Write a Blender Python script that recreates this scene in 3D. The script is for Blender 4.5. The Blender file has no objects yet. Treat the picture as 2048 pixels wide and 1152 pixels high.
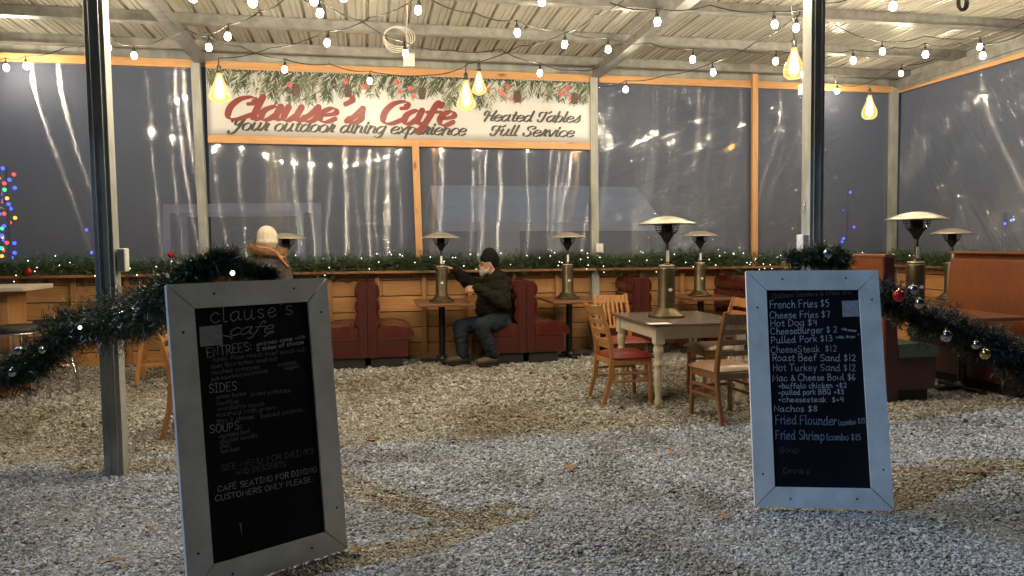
import bpy, bmesh, math, random
import numpy as np
from mathutils import Matrix, Vector, Quaternion, noise as mnoise

random.seed(7)
rng = np.random.default_rng(11)
S = bpy.context.scene
C = S.collection
PI = math.pi

# ------------------------------------------------------------------ camera
F = 1500.0                      # focal length in pixels of the 2048 wide picture
HC = 1.45
PITCH = math.atan((576 - 490) / F)
cam_d = bpy.data.cameras.new('camera')
cam_d.sensor_width = 36.0
cam_d.lens = F / 2048 * 36.0
cam_d.clip_start = 0.05
cam_d.clip_end = 500
cam = bpy.data.objects.new('camera', cam_d)
C.objects.link(cam)
R3 = Matrix.Rotation(PI / 2 - PITCH, 3, 'X') @ Matrix.Rotation(-0.007, 3, 'Z')
cam.matrix_world = Matrix.Translation((0, 0, HC)) @ R3.to_4x4()
S.camera = cam

# ------------------------------------------------------------------ sky and the cool light from the yard
L_DIR = Vector((-0.63, -0.27, 0.73)).normalized()
w = bpy.data.worlds.new('World')
S.world = w
w.use_nodes = True
wn = w.node_tree
sky = wn.nodes.new('ShaderNodeTexSky')
sky.sky_type = 'NISHITA'
sky.sun_disc = False
sky.sun_elevation = math.asin(L_DIR.z)
sky.sun_rotation = math.atan2(L_DIR.x, L_DIR.y)
bg = wn.nodes['Background']
wn.links.new(sky.outputs[0], bg.inputs[0])
bg.inputs[1].default_value = 0.005
sun_d = bpy.data.lights.new('yard_light', 'SUN')
sun_d.energy = 1.45
sun_d.angle = math.radians(0.9)
sun_d.color = (0.36, 0.60, 1.0)
sun = bpy.data.objects.new('yard_light', sun_d)
C.objects.link(sun)
sun.rotation_mode = 'QUATERNION'
sun.rotation_quaternion = L_DIR.to_track_quat('Z', 'Y')

S.view_settings.view_transform = 'Standard'
S.view_settings.look = 'None'
S.view_settings.gamma = 1
S.view_settings.exposure = 0.25
cy = S.cycles
cy.use_denoising = True
cy.max_bounces = 7
cy.diffuse_bounces = 3
cy.glossy_bounces = 3
cy.transmission_bounces = 3
cy.transparent_max_bounces = 14
cy.caustics_reflective = False
cy.caustics_refractive = False
cy.sample_clamp_indirect = 5.0

BULB = 520.0                     # strength of the little festoon bulbs

# ------------------------------------------------------------------ picture -> place
CO = Vector((0, 0, HC))
YAW = math.radians(11)
U = Vector((math.cos(YAW), math.sin(YAW), 0))
V = Vector((math.sin(YAW), -math.cos(YAW), 0))
O = Vector((0, 10.2, 0))


def ray(px, py):
    return R3 @ Vector(((px - 1024) / F, (576 - py) / F, -1))


def at_depth(px, py, D):
    d = ray(px, py)
    return CO + d * (D / d.y)


def at_z(px, py, z):
    d = ray(px, py)
    return CO + d * ((z - HC) / d.z)


def on_plane(px, py, p0, n):
    d = ray(px, py)
    return CO + d * ((p0 - CO).dot(n) / d.dot(n))


def at_v(px, py, v):
    return on_plane(px, py, O + V * v, V)


def at_u(px, py, u):
    return on_plane(px, py, O + U * u, U)


def uv(p):
    return (p - O).dot(U), (p - O).dot(V)


def B(u, v, z=0.0):
    return O + U * u + V * v + Vector((0, 0, z))


def gnd(px, D):
    p = at_depth(px, 700, D)
    return Vector((p.x, p.y, 0))


MB_BUILDING = Matrix.Translation(O) @ Matrix.Rotation(YAW, 4, 'Z') @ Matrix.Scale(-1, 4, (0, 1, 0))
# (u, v, z) -> world; it mirrors, so faces are flipped when used


# ------------------------------------------------------------------ scene objects
def tag(o, label=None, cat=None, group=None, kind=None):
    if label: o['label'] = label
    if cat: o['category'] = cat
    if group: o['group'] = group
    if kind: o['kind'] = kind
    return o


def wm(o):
    m = o.matrix_basis.copy()
    while o.parent:
        o = o.parent
        m = o.matrix_basis @ m
    return m


def thing(name, label, cat, loc=(0, 0, 0), rz=0.0, group=None, scale=1.0):
    o = bpy.data.objects.new(name, None)
    o.empty_display_size = 0.1
    C.objects.link(o)
    o.location = loc
    o.rotation_euler = (0, 0, rz)
    o.scale = (scale,) * 3
    return tag(o, label, cat, group)


def dup(root, loc=None, rz=None, label=None, group=None, scale=None):
    r = root.copy()
    C.objects.link(r)
    if loc is not None: r.location = loc
    if rz is not None: r.rotation_euler = (0, 0, rz)
    if scale is not None: r.scale = (scale,) * 3
    if label: r['label'] = label
    if group: r['group'] = group

    def rec(src, dst):
        for ch in [k for k in bpy.data.objects if k.parent is src]:
            c = ch.copy()
            C.objects.link(c)
            c.parent = dst
            rec(ch, c)
    rec(root, r)
    return r


class MB:
    def __init__(s, M=None):
        s.v, s.f, s.sm, s.M = [], [], [], M

    def add(s, vs, fs, smooth=False):
        b = len(s.v)
        if s.M is not None:
            vs = [s.M @ Vector(p) for p in vs]
            if s.M.determinant() < 0:
                fs = [tuple(reversed(f)) for f in fs]
        s.v += [tuple(p) for p in vs]
        s.f += [tuple(i + b for i in f) for f in fs]
        s.sm += [smooth] * len(fs)

    def hexa(s, p):
        s.add(p, [(0, 3, 2, 1), (4, 5, 6, 7), (0, 1, 5, 4), (1, 2, 6, 5), (2, 3, 7, 6), (3, 0, 4, 7)])

    def box(s, c, d, rot=None):
        x, y, z = d[0] / 2, d[1] / 2, d[2] / 2
        p = [Vector(q) for q in ((-x, -y, -z), (x, -y, -z), (x, y, -z), (-x, y, -z), (-x, -y, z), (x, -y, z), (x, y, z), (-x, y, z))]
        if rot is not None: p = [rot @ q for q in p]
        s.hexa([q + Vector(c) for q in p])

    def bx(s, x0, x1, y0, y1, z0, z1):
        s.box(((x0 + x1) / 2, (y0 + y1) / 2, (z0 + z1) / 2), (abs(x1 - x0), abs(y1 - y0), abs(z1 - z0)))

    def beam(s, a, b, wd, ht, up=Vector((0, 0, 1))):
        a, b = Vector(a), Vector(b)
        d = (b - a).normalized()
        x = d.cross(up).normalized() * wd / 2
        y = x.cross(d).normalized() * ht / 2
        s.hexa([a - x - y, a + x - y, b + x - y, b - x - y, a - x + y, a + x + y, b + x + y, b - x + y])

    def tube(s, pts, r, n=8, caps=True, closed=False):
        pts = [Vector(p) for p in pts]
        N = len(pts)
        rs = r if isinstance(r, (list, tuple)) else [r] * N
        vs, fs = [], []
        t0 = (pts[1] - pts[0]).normalized()
        ref = Vector((0, 0, 1)) if abs(t0.z) < 0.9 else Vector((1, 0, 0))
        nrm = t0.cross(ref).normalized()
        for i, p in enumerate(pts):
            if closed:
                t = pts[(i + 1) % N] - pts[i - 1]
            else:
                t = pts[min(i + 1, N - 1)] - pts[max(i - 1, 0)]
            t = t.normalized() if t.length > 1e-9 else t0
            nrm = (nrm - t * nrm.dot(t)).normalized()
            bn = t.cross(nrm)
            for k in range(n):
                a = 2 * PI * k / n
                vs.append(p + (nrm * math.cos(a) + bn * math.sin(a)) * rs[i])
        m = N if closed else N - 1
        for i in range(m):
            j = (i + 1) % N
            for k in range(n):
                k2 = (k + 1) % n
                fs.append((i * n + k, i * n + k2, j * n + k2, j * n + k))
        s.add(vs, fs, True)
        if caps and not closed:
            s.add(vs[:n], [tuple(reversed(range(n)))])
            s.add(vs[-n:], [tuple(range(n))])

    def lathe(s, prof, n=24, c=(0, 0, 0), smooth=True):
        vs, fs = [], []
        c = Vector(c)
        for (r, z) in prof:
            for k in range(n):
                a = 2 * PI * k / n
                vs.append(c + Vector((max(r, 1e-4) * math.cos(a), max(r, 1e-4) * math.sin(a), z)))
        for i in range(len(prof) - 1):
            for k in range(n):
                k2 = (k + 1) % n
                fs.append((i * n + k, i * n + k2, (i + 1) * n + k2, (i + 1) * n + k))
        s.add(vs, fs, smooth)

    def sphere(s, c, r, n=12, m=8, sc=(1, 1, 1)):
        prof = [(-math.cos(PI * i / m), math.sin(PI * i / m)) for i in range(m + 1)]
        vs, fs = [], []
        c = Vector(c)
        for (z, q) in prof:
            for k in range(n):
                a = 2 * PI * k / n
                vs.append(c + Vector((max(q, 1e-3) * math.cos(a) * r * sc[0], max(q, 1e-3) * math.sin(a) * r * sc[1], z * r * sc[2])))
        for i in range(m):
            for k in range(n):
                k2 = (k + 1) % n
                fs.append((i * n + k, i * n + k2, (i + 1) * n + k2, (i + 1) * n + k))
        s.add(vs, fs, True)

    def capsule(s, a, ra, b, rb, n=12):
        a, b = Vector(a), Vector(b)
        d = (b - a)
        L = d.length
        d = d.normalized() if L > 1e-6 else Vector((0, 0, 1))
        pts, rs = [], []
        for k in range(5):
            t = PI / 2 * (1 - k / 4)
            pts.append(a - d * ra * math.sin(t)); rs.append(max(ra * math.cos(t), 1e-3))
        for k in range(5):
            t = PI / 2 * k / 4
            pts.append(b + d * rb * math.sin(t)); rs.append(max(rb * math.cos(t), 1e-3))
        s.tube(pts, rs, n)

    def prism(s, poly, fn, h0, h1, smooth=False):
        n = len(poly)
        vs = [fn(a, b, h0) for a, b in poly] + [fn(a, b, h1) for a, b in poly]
        s.add(vs, [tuple(range(n - 1, -1, -1)), tuple(range(n, 2 * n))])
        s.add(vs, [(i, (i + 1) % n, n + (i + 1) % n, n + i) for i in range(n)], smooth)

    def build(s, name, mat, parent=None, world=True, bev=0.0, seg=1, kind=None, label=None):
        vs = s.v
        if parent is not None and world:
            inv = wm(parent).inverted()
            vs = [tuple(inv @ Vector(p)) for p in vs]
        me = bpy.data.meshes.new(name)
        me.from_pydata(vs, [], s.f)
        me.polygons.foreach_set('use_smooth', s.sm)
        me.materials.append(mat)
        me.update()
        o = bpy.data.objects.new(name, me)
        C.objects.link(o)
        if parent is not None: o.parent = parent
        if bev:
            m = o.modifiers.new('bevel', 'BEVEL')
            m.width = bev; m.segments = seg; m.limit_method = 'ANGLE'; m.angle_limit = math.radians(40)
        if kind: o['kind'] = kind
        if label: o['label'] = label
        return o


def np_mesh(name, verts, quads, mat, parent=None, world=True, smooth=False, n=4):
    """verts (N,3), faces (M,n) numpy -> one mesh object"""
    verts = np.asarray(verts, dtype=np.float64)
    if parent is not None and world:
        inv = np.array(wm(parent).inverted())
        verts = verts @ inv[:3, :3].T + inv[:3, 3]
    me = bpy.data.meshes.new(name)
    me.vertices.add(len(verts))
    me.vertices.foreach_set('co', verts.astype(np.float32).ravel())
    q = np.asarray(quads, dtype=np.int32)
    me.loops.add(q.size)
    me.loops.foreach_set('vertex_index', q.ravel())
    me.polygons.add(len(q))
    me.polygons.foreach_set('loop_start', np.arange(0, q.size, n, dtype=np.int32))
    me.polygons.foreach_set('loop_total', np.full(len(q), n, dtype=np.int32))
    me.polygons.foreach_set('use_smooth', np.full(len(q), smooth, dtype=bool))
    me.materials.append(mat)
    me.update(calc_edges=True)
    me.validate()
    o = bpy.data.objects.new(name, me)
    C.objects.link(o)
    if parent is not None: o.parent = parent
    return o


# ------------------------------------------------------------------ materials
def nt(name):
    m = bpy.data.materials.new(name)
    m.use_nodes = True
    t = m.node_tree
    return m, t, t.nodes['Principled BSDF'], t.nodes['Material Output']


def N(t, kind, **kw):
    n = t.nodes.new(kind)
    for k, v in kw.items():
        if k.startswith('i_'):
            n.inputs[k[2:].replace('_', ' ')].default_value = v
        else:
            setattr(n, k, v)
    return n


def rgb(c): return (c[0], c[1], c[2], 1.0)


def ramp(t, fac, stops):
    r = t.nodes.new('ShaderNodeValToRGB')
    e = r.color_ramp.elements
    while len(e) < len(stops): e.new(0.5)
    for k, (p, c) in enumerate(stops):
        e[k].position = p; e[k].color = rgb(c)
    t.links.new(fac, r.inputs[0])
    return r.outputs[0]


def coords(t, scale=(1, 1, 1), rot=(0, 0, 0), kind='Object', island=0.0):
    tc = t.nodes.new('ShaderNodeTexCoord')
    mp = t.nodes.new('ShaderNodeMapping')
    mp.inputs['Scale'].default_value = scale
    mp.inputs['Rotation'].default_value = rot
    src = tc.outputs[kind]
    if island:
        g = t.nodes.new('ShaderNodeNewGeometry')
        m = t.nodes.new('ShaderNodeMath'); m.operation = 'MULTIPLY'; m.inputs[1].default_value = island
        t.links.new(g.outputs['Random Per Island'], m.inputs[0])
        a = t.nodes.new('ShaderNodeVectorMath'); a.operation = 'ADD'
        t.links.new(src, a.inputs[0]); t.links.new(m.outputs[0], a.inputs[1])
        src = a.outputs[0]
    t.links.new(src, mp.inputs[0])
    return mp.outputs[0]


def mixc(t, fac, a, b, blend='MIX'):
    m = t.nodes.new('ShaderNodeMix'); m.data_type = 'RGBA'; m.blend_type = blend
    for sock, val in ((m.inputs[0], fac), (m.inputs[6], a), (m.inputs[7], b)):
        if hasattr(val, 'default_value'): t.links.new(val, sock)
        elif isinstance(val, (tuple, list)): sock.default_value = rgb(val)
        else: sock.default_value = val
    return m.outputs[2]


def noise_out(t, vec, scale, detail=4, rough=0.55, dist=0.0):
    n = t.nodes.new('ShaderNodeTexNoise')
    n.inputs['Scale'].default_value = scale
    n.inputs['Detail'].default_value = detail
    n.inputs['Roughness'].default_value = rough
    n.inputs['Distortion'].default_value = dist
    if vec is not None: t.links.new(vec, n.inputs['Vector'])
    return n.outputs['Fac']


def bump(t, h, strength, dist, bs):
    b = t.nodes.new('ShaderNodeBump')
    b.inputs['Strength'].default_value = strength
    b.inputs['Distance'].default_value = dist
    t.links.new(h, b.inputs['Height'])
    t.links.new(b.outputs[0], bs.inputs['Normal'])
    return b


def plain(name, c1, c2=None, rough=0.5, metal=0.0, scale=6.0, bs=None, bd=0.002, bscale=None, spec=0.5, vscale=(1, 1, 1), rvar=0.0, island=0.0, coat=0.0, sheen=0.0):
    m, t, p, o = nt(name)
    p.inputs['Metallic'].default_value = metal
    p.inputs['Roughness'].default_value = rough
    p.inputs['Specular IOR Level'].default_value = spec
    p.inputs['Coat Weight'].default_value = coat
    p.inputs['Sheen Weight'].default_value = sheen
    vec = coords(t, vscale, island=island)
    f = noise_out(t, vec, scale, 5)
    if c2 is not None:
        t.links.new(ramp(t, f, [(0.3, c1), (0.7, c2)]), p.inputs['Base Color'])
    else:
        p.inputs['Base Color'].default_value = rgb(c1)
    if rvar:
        r = t.nodes.new('ShaderNodeMapRange')
        r.inputs[3].default_value = rough - rvar; r.inputs[4].default_value = rough + rvar
        t.links.new(f, r.inputs[0]); t.links.new(r.outputs[0], p.inputs['Roughness'])
    if bs:
        bump(t, noise_out(t, vec, bscale or scale * 6, 4), bs, bd, p)
    return m


def wood(name, ca, cb, knot=(0.08, 0.03, 0.012), along='x', rough=0.5, gs=1.0, knots=0.5, vary=0.35, coat=0.0, bs=0.25):
    m, t, p, o = nt(name)
    lo, hi = 0.9 * gs, 16 * gs
    sc = {'x': (lo, hi, hi), 'y': (hi, lo, hi), 'z': (hi, hi, lo)}[along]
    vec = coords(t, sc, island=37.0)
    f = noise_out(t, vec, 1.6, 6, 0.6, 0.9)
    fine = noise_out(t, vec, 6.0, 3, 0.6, 0.2)
    col = ramp(t, f, [(0.28, ca), (0.72, cb)])
    col = mixc(t, 0.22, col, ramp(t, fine, [(0.35, [q * 0.45 for q in ca]), (0.6, cb)]))
    g = t.nodes.new('ShaderNodeNewGeometry')
    rv = ramp(t, g.outputs['Random Per Island'], [(0.0, (1 - vary,) * 3), (1.0, (1.0 + vary * 0.25, 1.0, 1.0))])
    col = mixc(t, 1.0, col, rv, 'MULTIPLY')
    if knots:
        s2 = {'x': (2.2, 5.5, 5.5), 'y': (5.5, 2.2, 5.5), 'z': (5.5, 5.5, 2.2)}[along]
        vo = t.nodes.new('ShaderNodeTexVoronoi')
        vo.inputs['Scale'].default_value = 0.9 * gs
        t.links.new(coords(t, s2, island=19.0), vo.inputs['Vector'])
        kf = ramp(t, vo.outputs['Distance'], [(0.05, (knots,) * 3), (0.16, (0, 0, 0))])
        col = mixc(t, kf, col, knot)
    t.links.new(col, p.inputs['Base Color'])
    p.inputs['Roughness'].default_value = rough
    p.inputs['Coat Weight'].default_value = coat
    p.inputs['Coat Roughness'].default_value = 0.25
    bump(t, fine, bs, 0.003, p)
    return m


def emit(name, col, strength, transp=0.0):
    m, t, p, o = nt(name)
    t.nodes.remove(p)
    e = N(t, 'ShaderNodeEmission')
    e.inputs[0].default_value = rgb(col); e.inputs[1].default_value = strength
    if transp:
        tr = N(t, 'ShaderNodeBsdfTransparent'); tr.inputs[0].default_value = rgb(col)
        mx = N(t, 'ShaderNodeMixShader'); mx.inputs[0].default_value = transp
        t.links.new(e.outputs[0], mx.inputs[1]); t.links.new(tr.outputs[0], mx.inputs[2])
        t.links.new(mx.outputs[0], o.inputs[0])
    else:
        t.links.new(e.outputs[0], o.inputs[0])
    return m


def plastic_film(name, tangent, rot, wr, wscale, seed):
    """thin hazy poly sheet: see through, scatters a little, glints along its creases"""
    m, t, p, o = nt(name)
    t.nodes.remove(p)
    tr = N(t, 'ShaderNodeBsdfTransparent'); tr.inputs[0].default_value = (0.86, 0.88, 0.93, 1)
    df = N(t, 'ShaderNodeBsdfDiffuse'); df.inputs[0].default_value = (0.50, 0.56, 0.78, 1)  # blue tint here and below stands in for the glow of outdoor lights
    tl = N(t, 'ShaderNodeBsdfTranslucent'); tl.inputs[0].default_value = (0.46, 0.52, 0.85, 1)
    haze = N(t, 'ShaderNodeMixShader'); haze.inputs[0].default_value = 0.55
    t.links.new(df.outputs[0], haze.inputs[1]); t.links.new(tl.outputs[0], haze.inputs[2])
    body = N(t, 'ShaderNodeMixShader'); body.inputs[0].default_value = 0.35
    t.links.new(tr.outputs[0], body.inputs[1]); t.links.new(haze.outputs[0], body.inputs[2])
    # gentle waves carry the long streaks, sharp creases carry the short glints
    wave = noise_out(t, coords(t, (1, 1, 0.6)), 2.2, 1, 0.5)
    b1 = N(t, 'ShaderNodeBump'); b1.inputs['Strength'].default_value = 0.03; b1.inputs['Distance'].default_value = 0.03
    t.links.new(wave, b1.inputs['Height'])
    tan = N(t, 'ShaderNodeCombineXYZ')
    for k in range(3): tan.inputs[k].default_value = tangent[k]
    gl = N(t, 'ShaderNodeBsdfAnisotropic'); gl.distribution = 'GGX'
    gl.inputs['Color'].default_value = (1, 1, 1, 1)
    gl.inputs['Roughness'].default_value = 0.14
    gl.inputs['Anisotropy'].default_value = 0.96
    t.links.new(tan.outputs[0], gl.inputs['Tangent'])
    t.links.new(b1.outputs[0], gl.inputs['Normal'])
    g2 = N(t, 'ShaderNodeBsdfAnisotropic'); g2.inputs['Roughness'].default_value = 0.06; g2.inputs['Anisotropy'].default_value = 0.0
    t.links.new(b1.outputs[0], g2.inputs['Normal'])
    gm = N(t, 'ShaderNodeMixShader'); gm.inputs[0].default_value = 0.3
    t.links.new(gl.outputs[0], gm.inputs[1]); t.links.new(g2.outputs[0], gm.inputs[2])
    out = gm.outputs[0]
    if wr > 0:
        turned = coords(t, (1, 1, 1), (0, rot, 0))
        mp = N(t, 'ShaderNodeMapping'); mp.inputs['Scale'].default_value = (0.55, 1, wscale)
        t.links.new(turned, mp.inputs[0])
        n1 = noise_out(t, mp.outputs[0], 2.0, 1.5, 0.5, 0.35)
        ridge = ramp(t, n1, [(0.36, (0, 0, 0)), (0.43, (1, 1, 1)), (0.5, (0, 0, 0)), (0.57, (1, 1, 1)), (0.64, (0, 0, 0))])
        msk = ramp(t, noise_out(t, coords(t, (0.8, 1, 0.8), (0, rot + 0.4, 0)), 1.1, 2), [(0.36, (0.0,) * 3), (0.56, (1, 1, 1))])
        mul = N(t, 'ShaderNodeMath', operation='MULTIPLY')
        t.links.new(ridge, mul.inputs[0]); t.links.new(msk, mul.inputs[1])
        b2 = N(t, 'ShaderNodeBump'); b2.inputs['Strength'].default_value = wr; b2.inputs['Distance'].default_value = 0.02
        t.links.new(mul.outputs[0], b2.inputs['Height'])
        g3 = N(t, 'ShaderNodeBsdfAnisotropic'); g3.inputs['Roughness'].default_value = 0.11; g3.inputs['Anisotropy'].default_value = 0.0
        t.links.new(b2.outputs[0], g3.inputs['Normal'])
        g4 = N(t, 'ShaderNodeMixShader'); g4.inputs[0].default_value = 0.7
        t.links.new(out, g4.inputs[1]); t.links.new(g3.outputs[0], g4.inputs[2])
        out = g4.outputs[0]
    fr = N(t, 'ShaderNodeFresnel'); fr.inputs['IOR'].default_value = 1.85
    mx = N(t, 'ShaderNodeMixShader')
    t.links.new(fr.outputs[0], mx.inputs[0])
    t.links.new(body.outputs[0], mx.inputs[1]); t.links.new(out, mx.inputs[2])
    t.links.new(mx.outputs[0], o.inputs[0])
    return m


def gravel_mat(name, ground=False):
    m, t, p, o = nt(name)
    if ground:
        vec = coords(t)
        vo = N(t, 'ShaderNodeTexVoronoi'); vo.inputs['Scale'].default_value = 42
        t.links.new(vec, vo.inputs['Vector'])
        sep = N(t, 'ShaderNodeSeparateColor'); t.links.new(vo.outputs['Color'], sep.inputs[0])
        rnd = sep.outputs[0]
        h = ramp(t, vo.outputs['Distance'], [(0.0, (1, 1, 1)), (0.7, (0, 0, 0))])
        bump(t, h, 0.9, 0.012, p)
        dark = 0.62
    else:
        g = N(t, 'ShaderNodeNewGeometry')
        rnd = g.outputs['Random Per Island']
        vec = coords(t)
        bump(t, noise_out(t, vec, 160, 2), 0.3, 0.002, p)
        dark = 1.0
    col = ramp(t, rnd, [(0.0, (0.11, 0.09, 0.065)), (0.14, (0.20, 0.185, 0.155)), (0.5, (0.33, 0.32, 0.295)), (0.82, (0.43, 0.42, 0.395)), (1.0, (0.58, 0.57, 0.54))])
    patch = noise_out(t, vec, 0.9, 6, 0.66, 0.5)
    col = mixc(t, 1.0, col, ramp(t, patch, [(0.36, (0.60 * dark, 0.55 * dark, 0.47 * dark)), (0.54, (dark, dark, dark))]), 'MULTIPLY')
    t.links.new(col, p.inputs['Base Color'])
    p.inputs['Roughness'].default_value = 0.75
    return m


M = {}
M['gravel_ground'] = gravel_mat('gravel_ground', True)
M['gravel'] = gravel_mat('gravel_stone')
M['galv'] = plain('galvanised_steel', (0.20, 0.20, 0.19), (0.36, 0.35, 0.33), 0.45, 0.55, 9, 0.15, 0.002, rvar=0.12)
M['galv_post'] = plain('weathered_steel_post', (0.22, 0.235, 0.225), (0.40, 0.40, 0.375), 0.62, 0.12, 7, 0.2, 0.002, vscale=(1, 1, 0.35), rvar=0.1)
M['roof'] = plain('cream_roof_metal', (0.29, 0.275, 0.235), (0.40, 0.38, 0.33), 0.34, 0.15, 1.6, 0.06, 0.002, rvar=0.08)
M['pine_x'] = wood('pine_timber_long', (0.50, 0.25, 0.09), (0.62, 0.36, 0.16), along='x', knots=0.7, vary=0.12)
M['pine_y'] = wood('pine_timber_side', (0.50, 0.25, 0.09), (0.62, 0.36, 0.16), along='y', knots=0.7, vary=0.12)
M['pine_z'] = wood('pine_stud', (0.50, 0.25, 0.09), (0.62, 0.36, 0.16), along='z', knots=0.7, vary=0.12)
M['plank'] = wood('wall_plank', (0.46, 0.225, 0.075), (0.66, 0.375, 0.150), along='x', knots=0.8, vary=0.42, rough=0.55)
M['plank_y'] = wood('side_wall_plank', (0.46, 0.225, 0.075), (0.66, 0.375, 0.150), along='y', knots=0.8, vary=0.42, rough=0.55)
M['wall_stud'] = wood('wall_stud', (0.33, 0.16, 0.06), (0.46, 0.25, 0.10), along='z', knots=0.4, vary=0.25)
M['ledge'] = wood('ledge_board', (0.25, 0.11, 0.05), (0.36, 0.18, 0.08), along='x', knots=0.3)
M['ledge_y'] = wood('side_ledge_board', (0.25, 0.11, 0.05), (0.36, 0.18, 0.08), along='y', knots=0.3)
M['chair'] = wood('honey_chair_wood', (0.37, 0.16, 0.045), (0.52, 0.255, 0.085), along='z', knots=0, vary=0.12, rough=0.32, coat=0.3, bs=0.08)
M['chair_dark'] = wood('walnut_chair_wood', (0.16, 0.065, 0.022), (0.27, 0.12, 0.04), along='z', knots=0, vary=0.12, rough=0.3, coat=0.4, bs=0.08)
M['vinyl'] = plain('oxblood_vinyl', (0.060, 0.010, 0.0085), (0.092, 0.016, 0.012), 0.27, 0, 5, 0.12, 0.001, 90, rvar=0.06)
M['vinyl_panel'] = plain('maroon_end_panel', (0.052, 0.011, 0.0095), (0.072, 0.016, 0.0125), 0.32, 0, 4, 0.06, 0.001, 60)
M['kick'] = plain('black_toe_kick', (0.012, 0.011, 0.011), (0.02, 0.018, 0.017), 0.6, 0, 8)
M['green_vinyl'] = plain('green_vinyl', (0.05, 0.085, 0.06), (0.07, 0.11, 0.08), 0.3, 0, 6, 0.1, 0.001, 80)
M['red_seat'] = plain('red_seat_vinyl', (0.16, 0.022, 0.018), (0.22, 0.032, 0.024), 0.35, 0, 6, 0.1, 0.001, 80)
M['tan_seat'] = plain('tan_seat_vinyl', (0.20, 0.12, 0.075), (0.27, 0.17, 0.11), 0.3, 0, 6, 0.1, 0.001, 80)
M['laminate'] = wood('brown_laminate', (0.14, 0.055, 0.028), (0.20, 0.085, 0.045), along='y', knots=0, vary=0.0, rough=0.28, coat=0.3, bs=0.03)
M['dark_top'] = wood('dark_stained_top', (0.11, 0.08, 0.06), (0.19, 0.145, 0.11), along='x', knots=0, vary=0.0, rough=0.22, coat=0.5, bs=0.03)
M['pale_top'] = wood('pale_table_top', (0.50, 0.42, 0.32), (0.62, 0.54, 0.43), along='x', knots=0.1, vary=0.05, rough=0.45)
M['cream_paint'] = plain('cream_painted_wood', (0.52, 0.46, 0.34), (0.62, 0.56, 0.43), 0.45, 0, 14, 0.1, 0.001)
M['veneer'] = wood('red_brown_veneer', (0.145, 0.043, 0.015), (0.225, 0.072, 0.025), along='z', gs=2.2, knots=0, vary=0.0, rough=0.38, coat=0.2, bs=0.04)
M['black_metal'] = plain('black_metal', (0.015, 0.015, 0.016), (0.028, 0.027, 0.026), 0.4, 0.3, 12)
M['chrome'] = plain('chrome', (0.62, 0.61, 0.60), None, 0.16, 1.0)
M['bronze'] = plain('hammered_bronze', (0.085, 0.066, 0.036), (0.135, 0.105, 0.058), 0.36, 0.75, 8, 0.25, 0.0015, 140, rvar=0.06)
M['hat'] = plain('brushed_reflector', (0.50, 0.45, 0.36), (0.62, 0.57, 0.47), 0.38, 0.7, 4, rvar=0.06)
M['burner'] = plain('blackened_burner', (0.02, 0.019, 0.018), (0.04, 0.036, 0.032), 0.45, 0.6, 14)
M['tag'] = plain('white_label', (0.70, 0.70, 0.68), (0.78, 0.78, 0.76), 0.5, 0, 20)
M['white_plastic'] = plain('white_plastic', (0.58, 0.57, 0.54), (0.66, 0.65, 0.62), 0.4, 0, 10)
M['cable_black'] = plain('black_cable', (0.012, 0.012, 0.012), None, 0.5)
M['cable_white'] = plain('white_cable', (0.55, 0.52, 0.46), None, 0.5)
M['bulb'] = emit('bulb_glow', (1.0, 0.85, 0.60), BULB)
M['filament'] = emit('filament_glow', (1.0, 0.76, 0.42), 130)
M['core_glow'] = emit('lamp_core_glow', (1.0, 0.80, 0.46), 5.0, 0.45)  # added glow layer that softens the bright lamp core, not a glass part


def amber_glass():
    m, t, p, o = nt('amber_glass')
    t.nodes.remove(p)
    e = N(t, 'ShaderNodeEmission'); e.inputs[0].default_value = (1.0, 0.62, 0.22, 1); e.inputs[1].default_value = 2.0
    tr = N(t, 'ShaderNodeBsdfTransparent'); tr.inputs[0].default_value = (1.0, 0.80, 0.45, 1)
    gl = N(t, 'ShaderNodeBsdfAnisotropic'); gl.inputs['Roughness'].default_value = 0.08
    lw = N(t, 'ShaderNodeLayerWeight'); lw.inputs['Blend'].default_value = 0.5
    mr = N(t, 'ShaderNodeMapRange'); mr.inputs[3].default_value = 0.20; mr.inputs[4].default_value = 0.62
    t.links.new(lw.outputs['Facing'], mr.inputs[0])
    mx = N(t, 'ShaderNodeMixShader')
    t.links.new(mr.outputs[0], mx.inputs[0]); t.links.new(tr.outputs[0], mx.inputs[1]); t.links.new(e.outputs[0], mx.inputs[2])
    m2 = N(t, 'ShaderNodeMixShader'); m2.inputs[0].default_value = 0.06
    t.links.new(mx.outputs[0], m2.inputs[1]); t.links.new(gl.outputs[0], m2.inputs[2])
    t.links.new(m2.outputs[0], o.inputs[0])
    return m


M['amber_glass'] = amber_glass()
M['fairy'] = emit('fairy_glow', (1.0, 0.93, 0.80), 7)
M['board'] = plain('black_chalkboard', (0.005, 0.006, 0.008), (0.010, 0.011, 0.014), 0.55, 0, 3, spec=0.1)
M['chalk'] = plain('chalk_marks', (0.24, 0.26, 0.28), (0.46, 0.48, 0.50), 0.8, 0, 60)
M['chalk_dim'] = plain('rubbed_chalk', (0.045, 0.052, 0.056), (0.11, 0.125, 0.13), 0.8, 0, 50)
M['chalk_faint'] = plain('wiped_chalk', (0.022, 0.025, 0.026), (0.05, 0.055, 0.056), 0.8, 0, 50)
M['chalk_blue'] = plain('blue_chalk', (0.09, 0.14, 0.19), (0.16, 0.23, 0.29), 0.8, 0, 50)
M['chalk_grey'] = plain('grey_chalk', (0.20, 0.21, 0.22), (0.33, 0.34, 0.35), 0.8, 0, 50)
M['paper'] = plain('paper_note', (0.20, 0.205, 0.22), (0.34, 0.345, 0.36), 0.7, 0, 55)
M['sign_white'] = plain('worn_white_paint', (0.54, 0.55, 0.53), (0.74, 0.75, 0.725), 0.6, 0, 7, 0.2, 0.001, 40)
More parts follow.
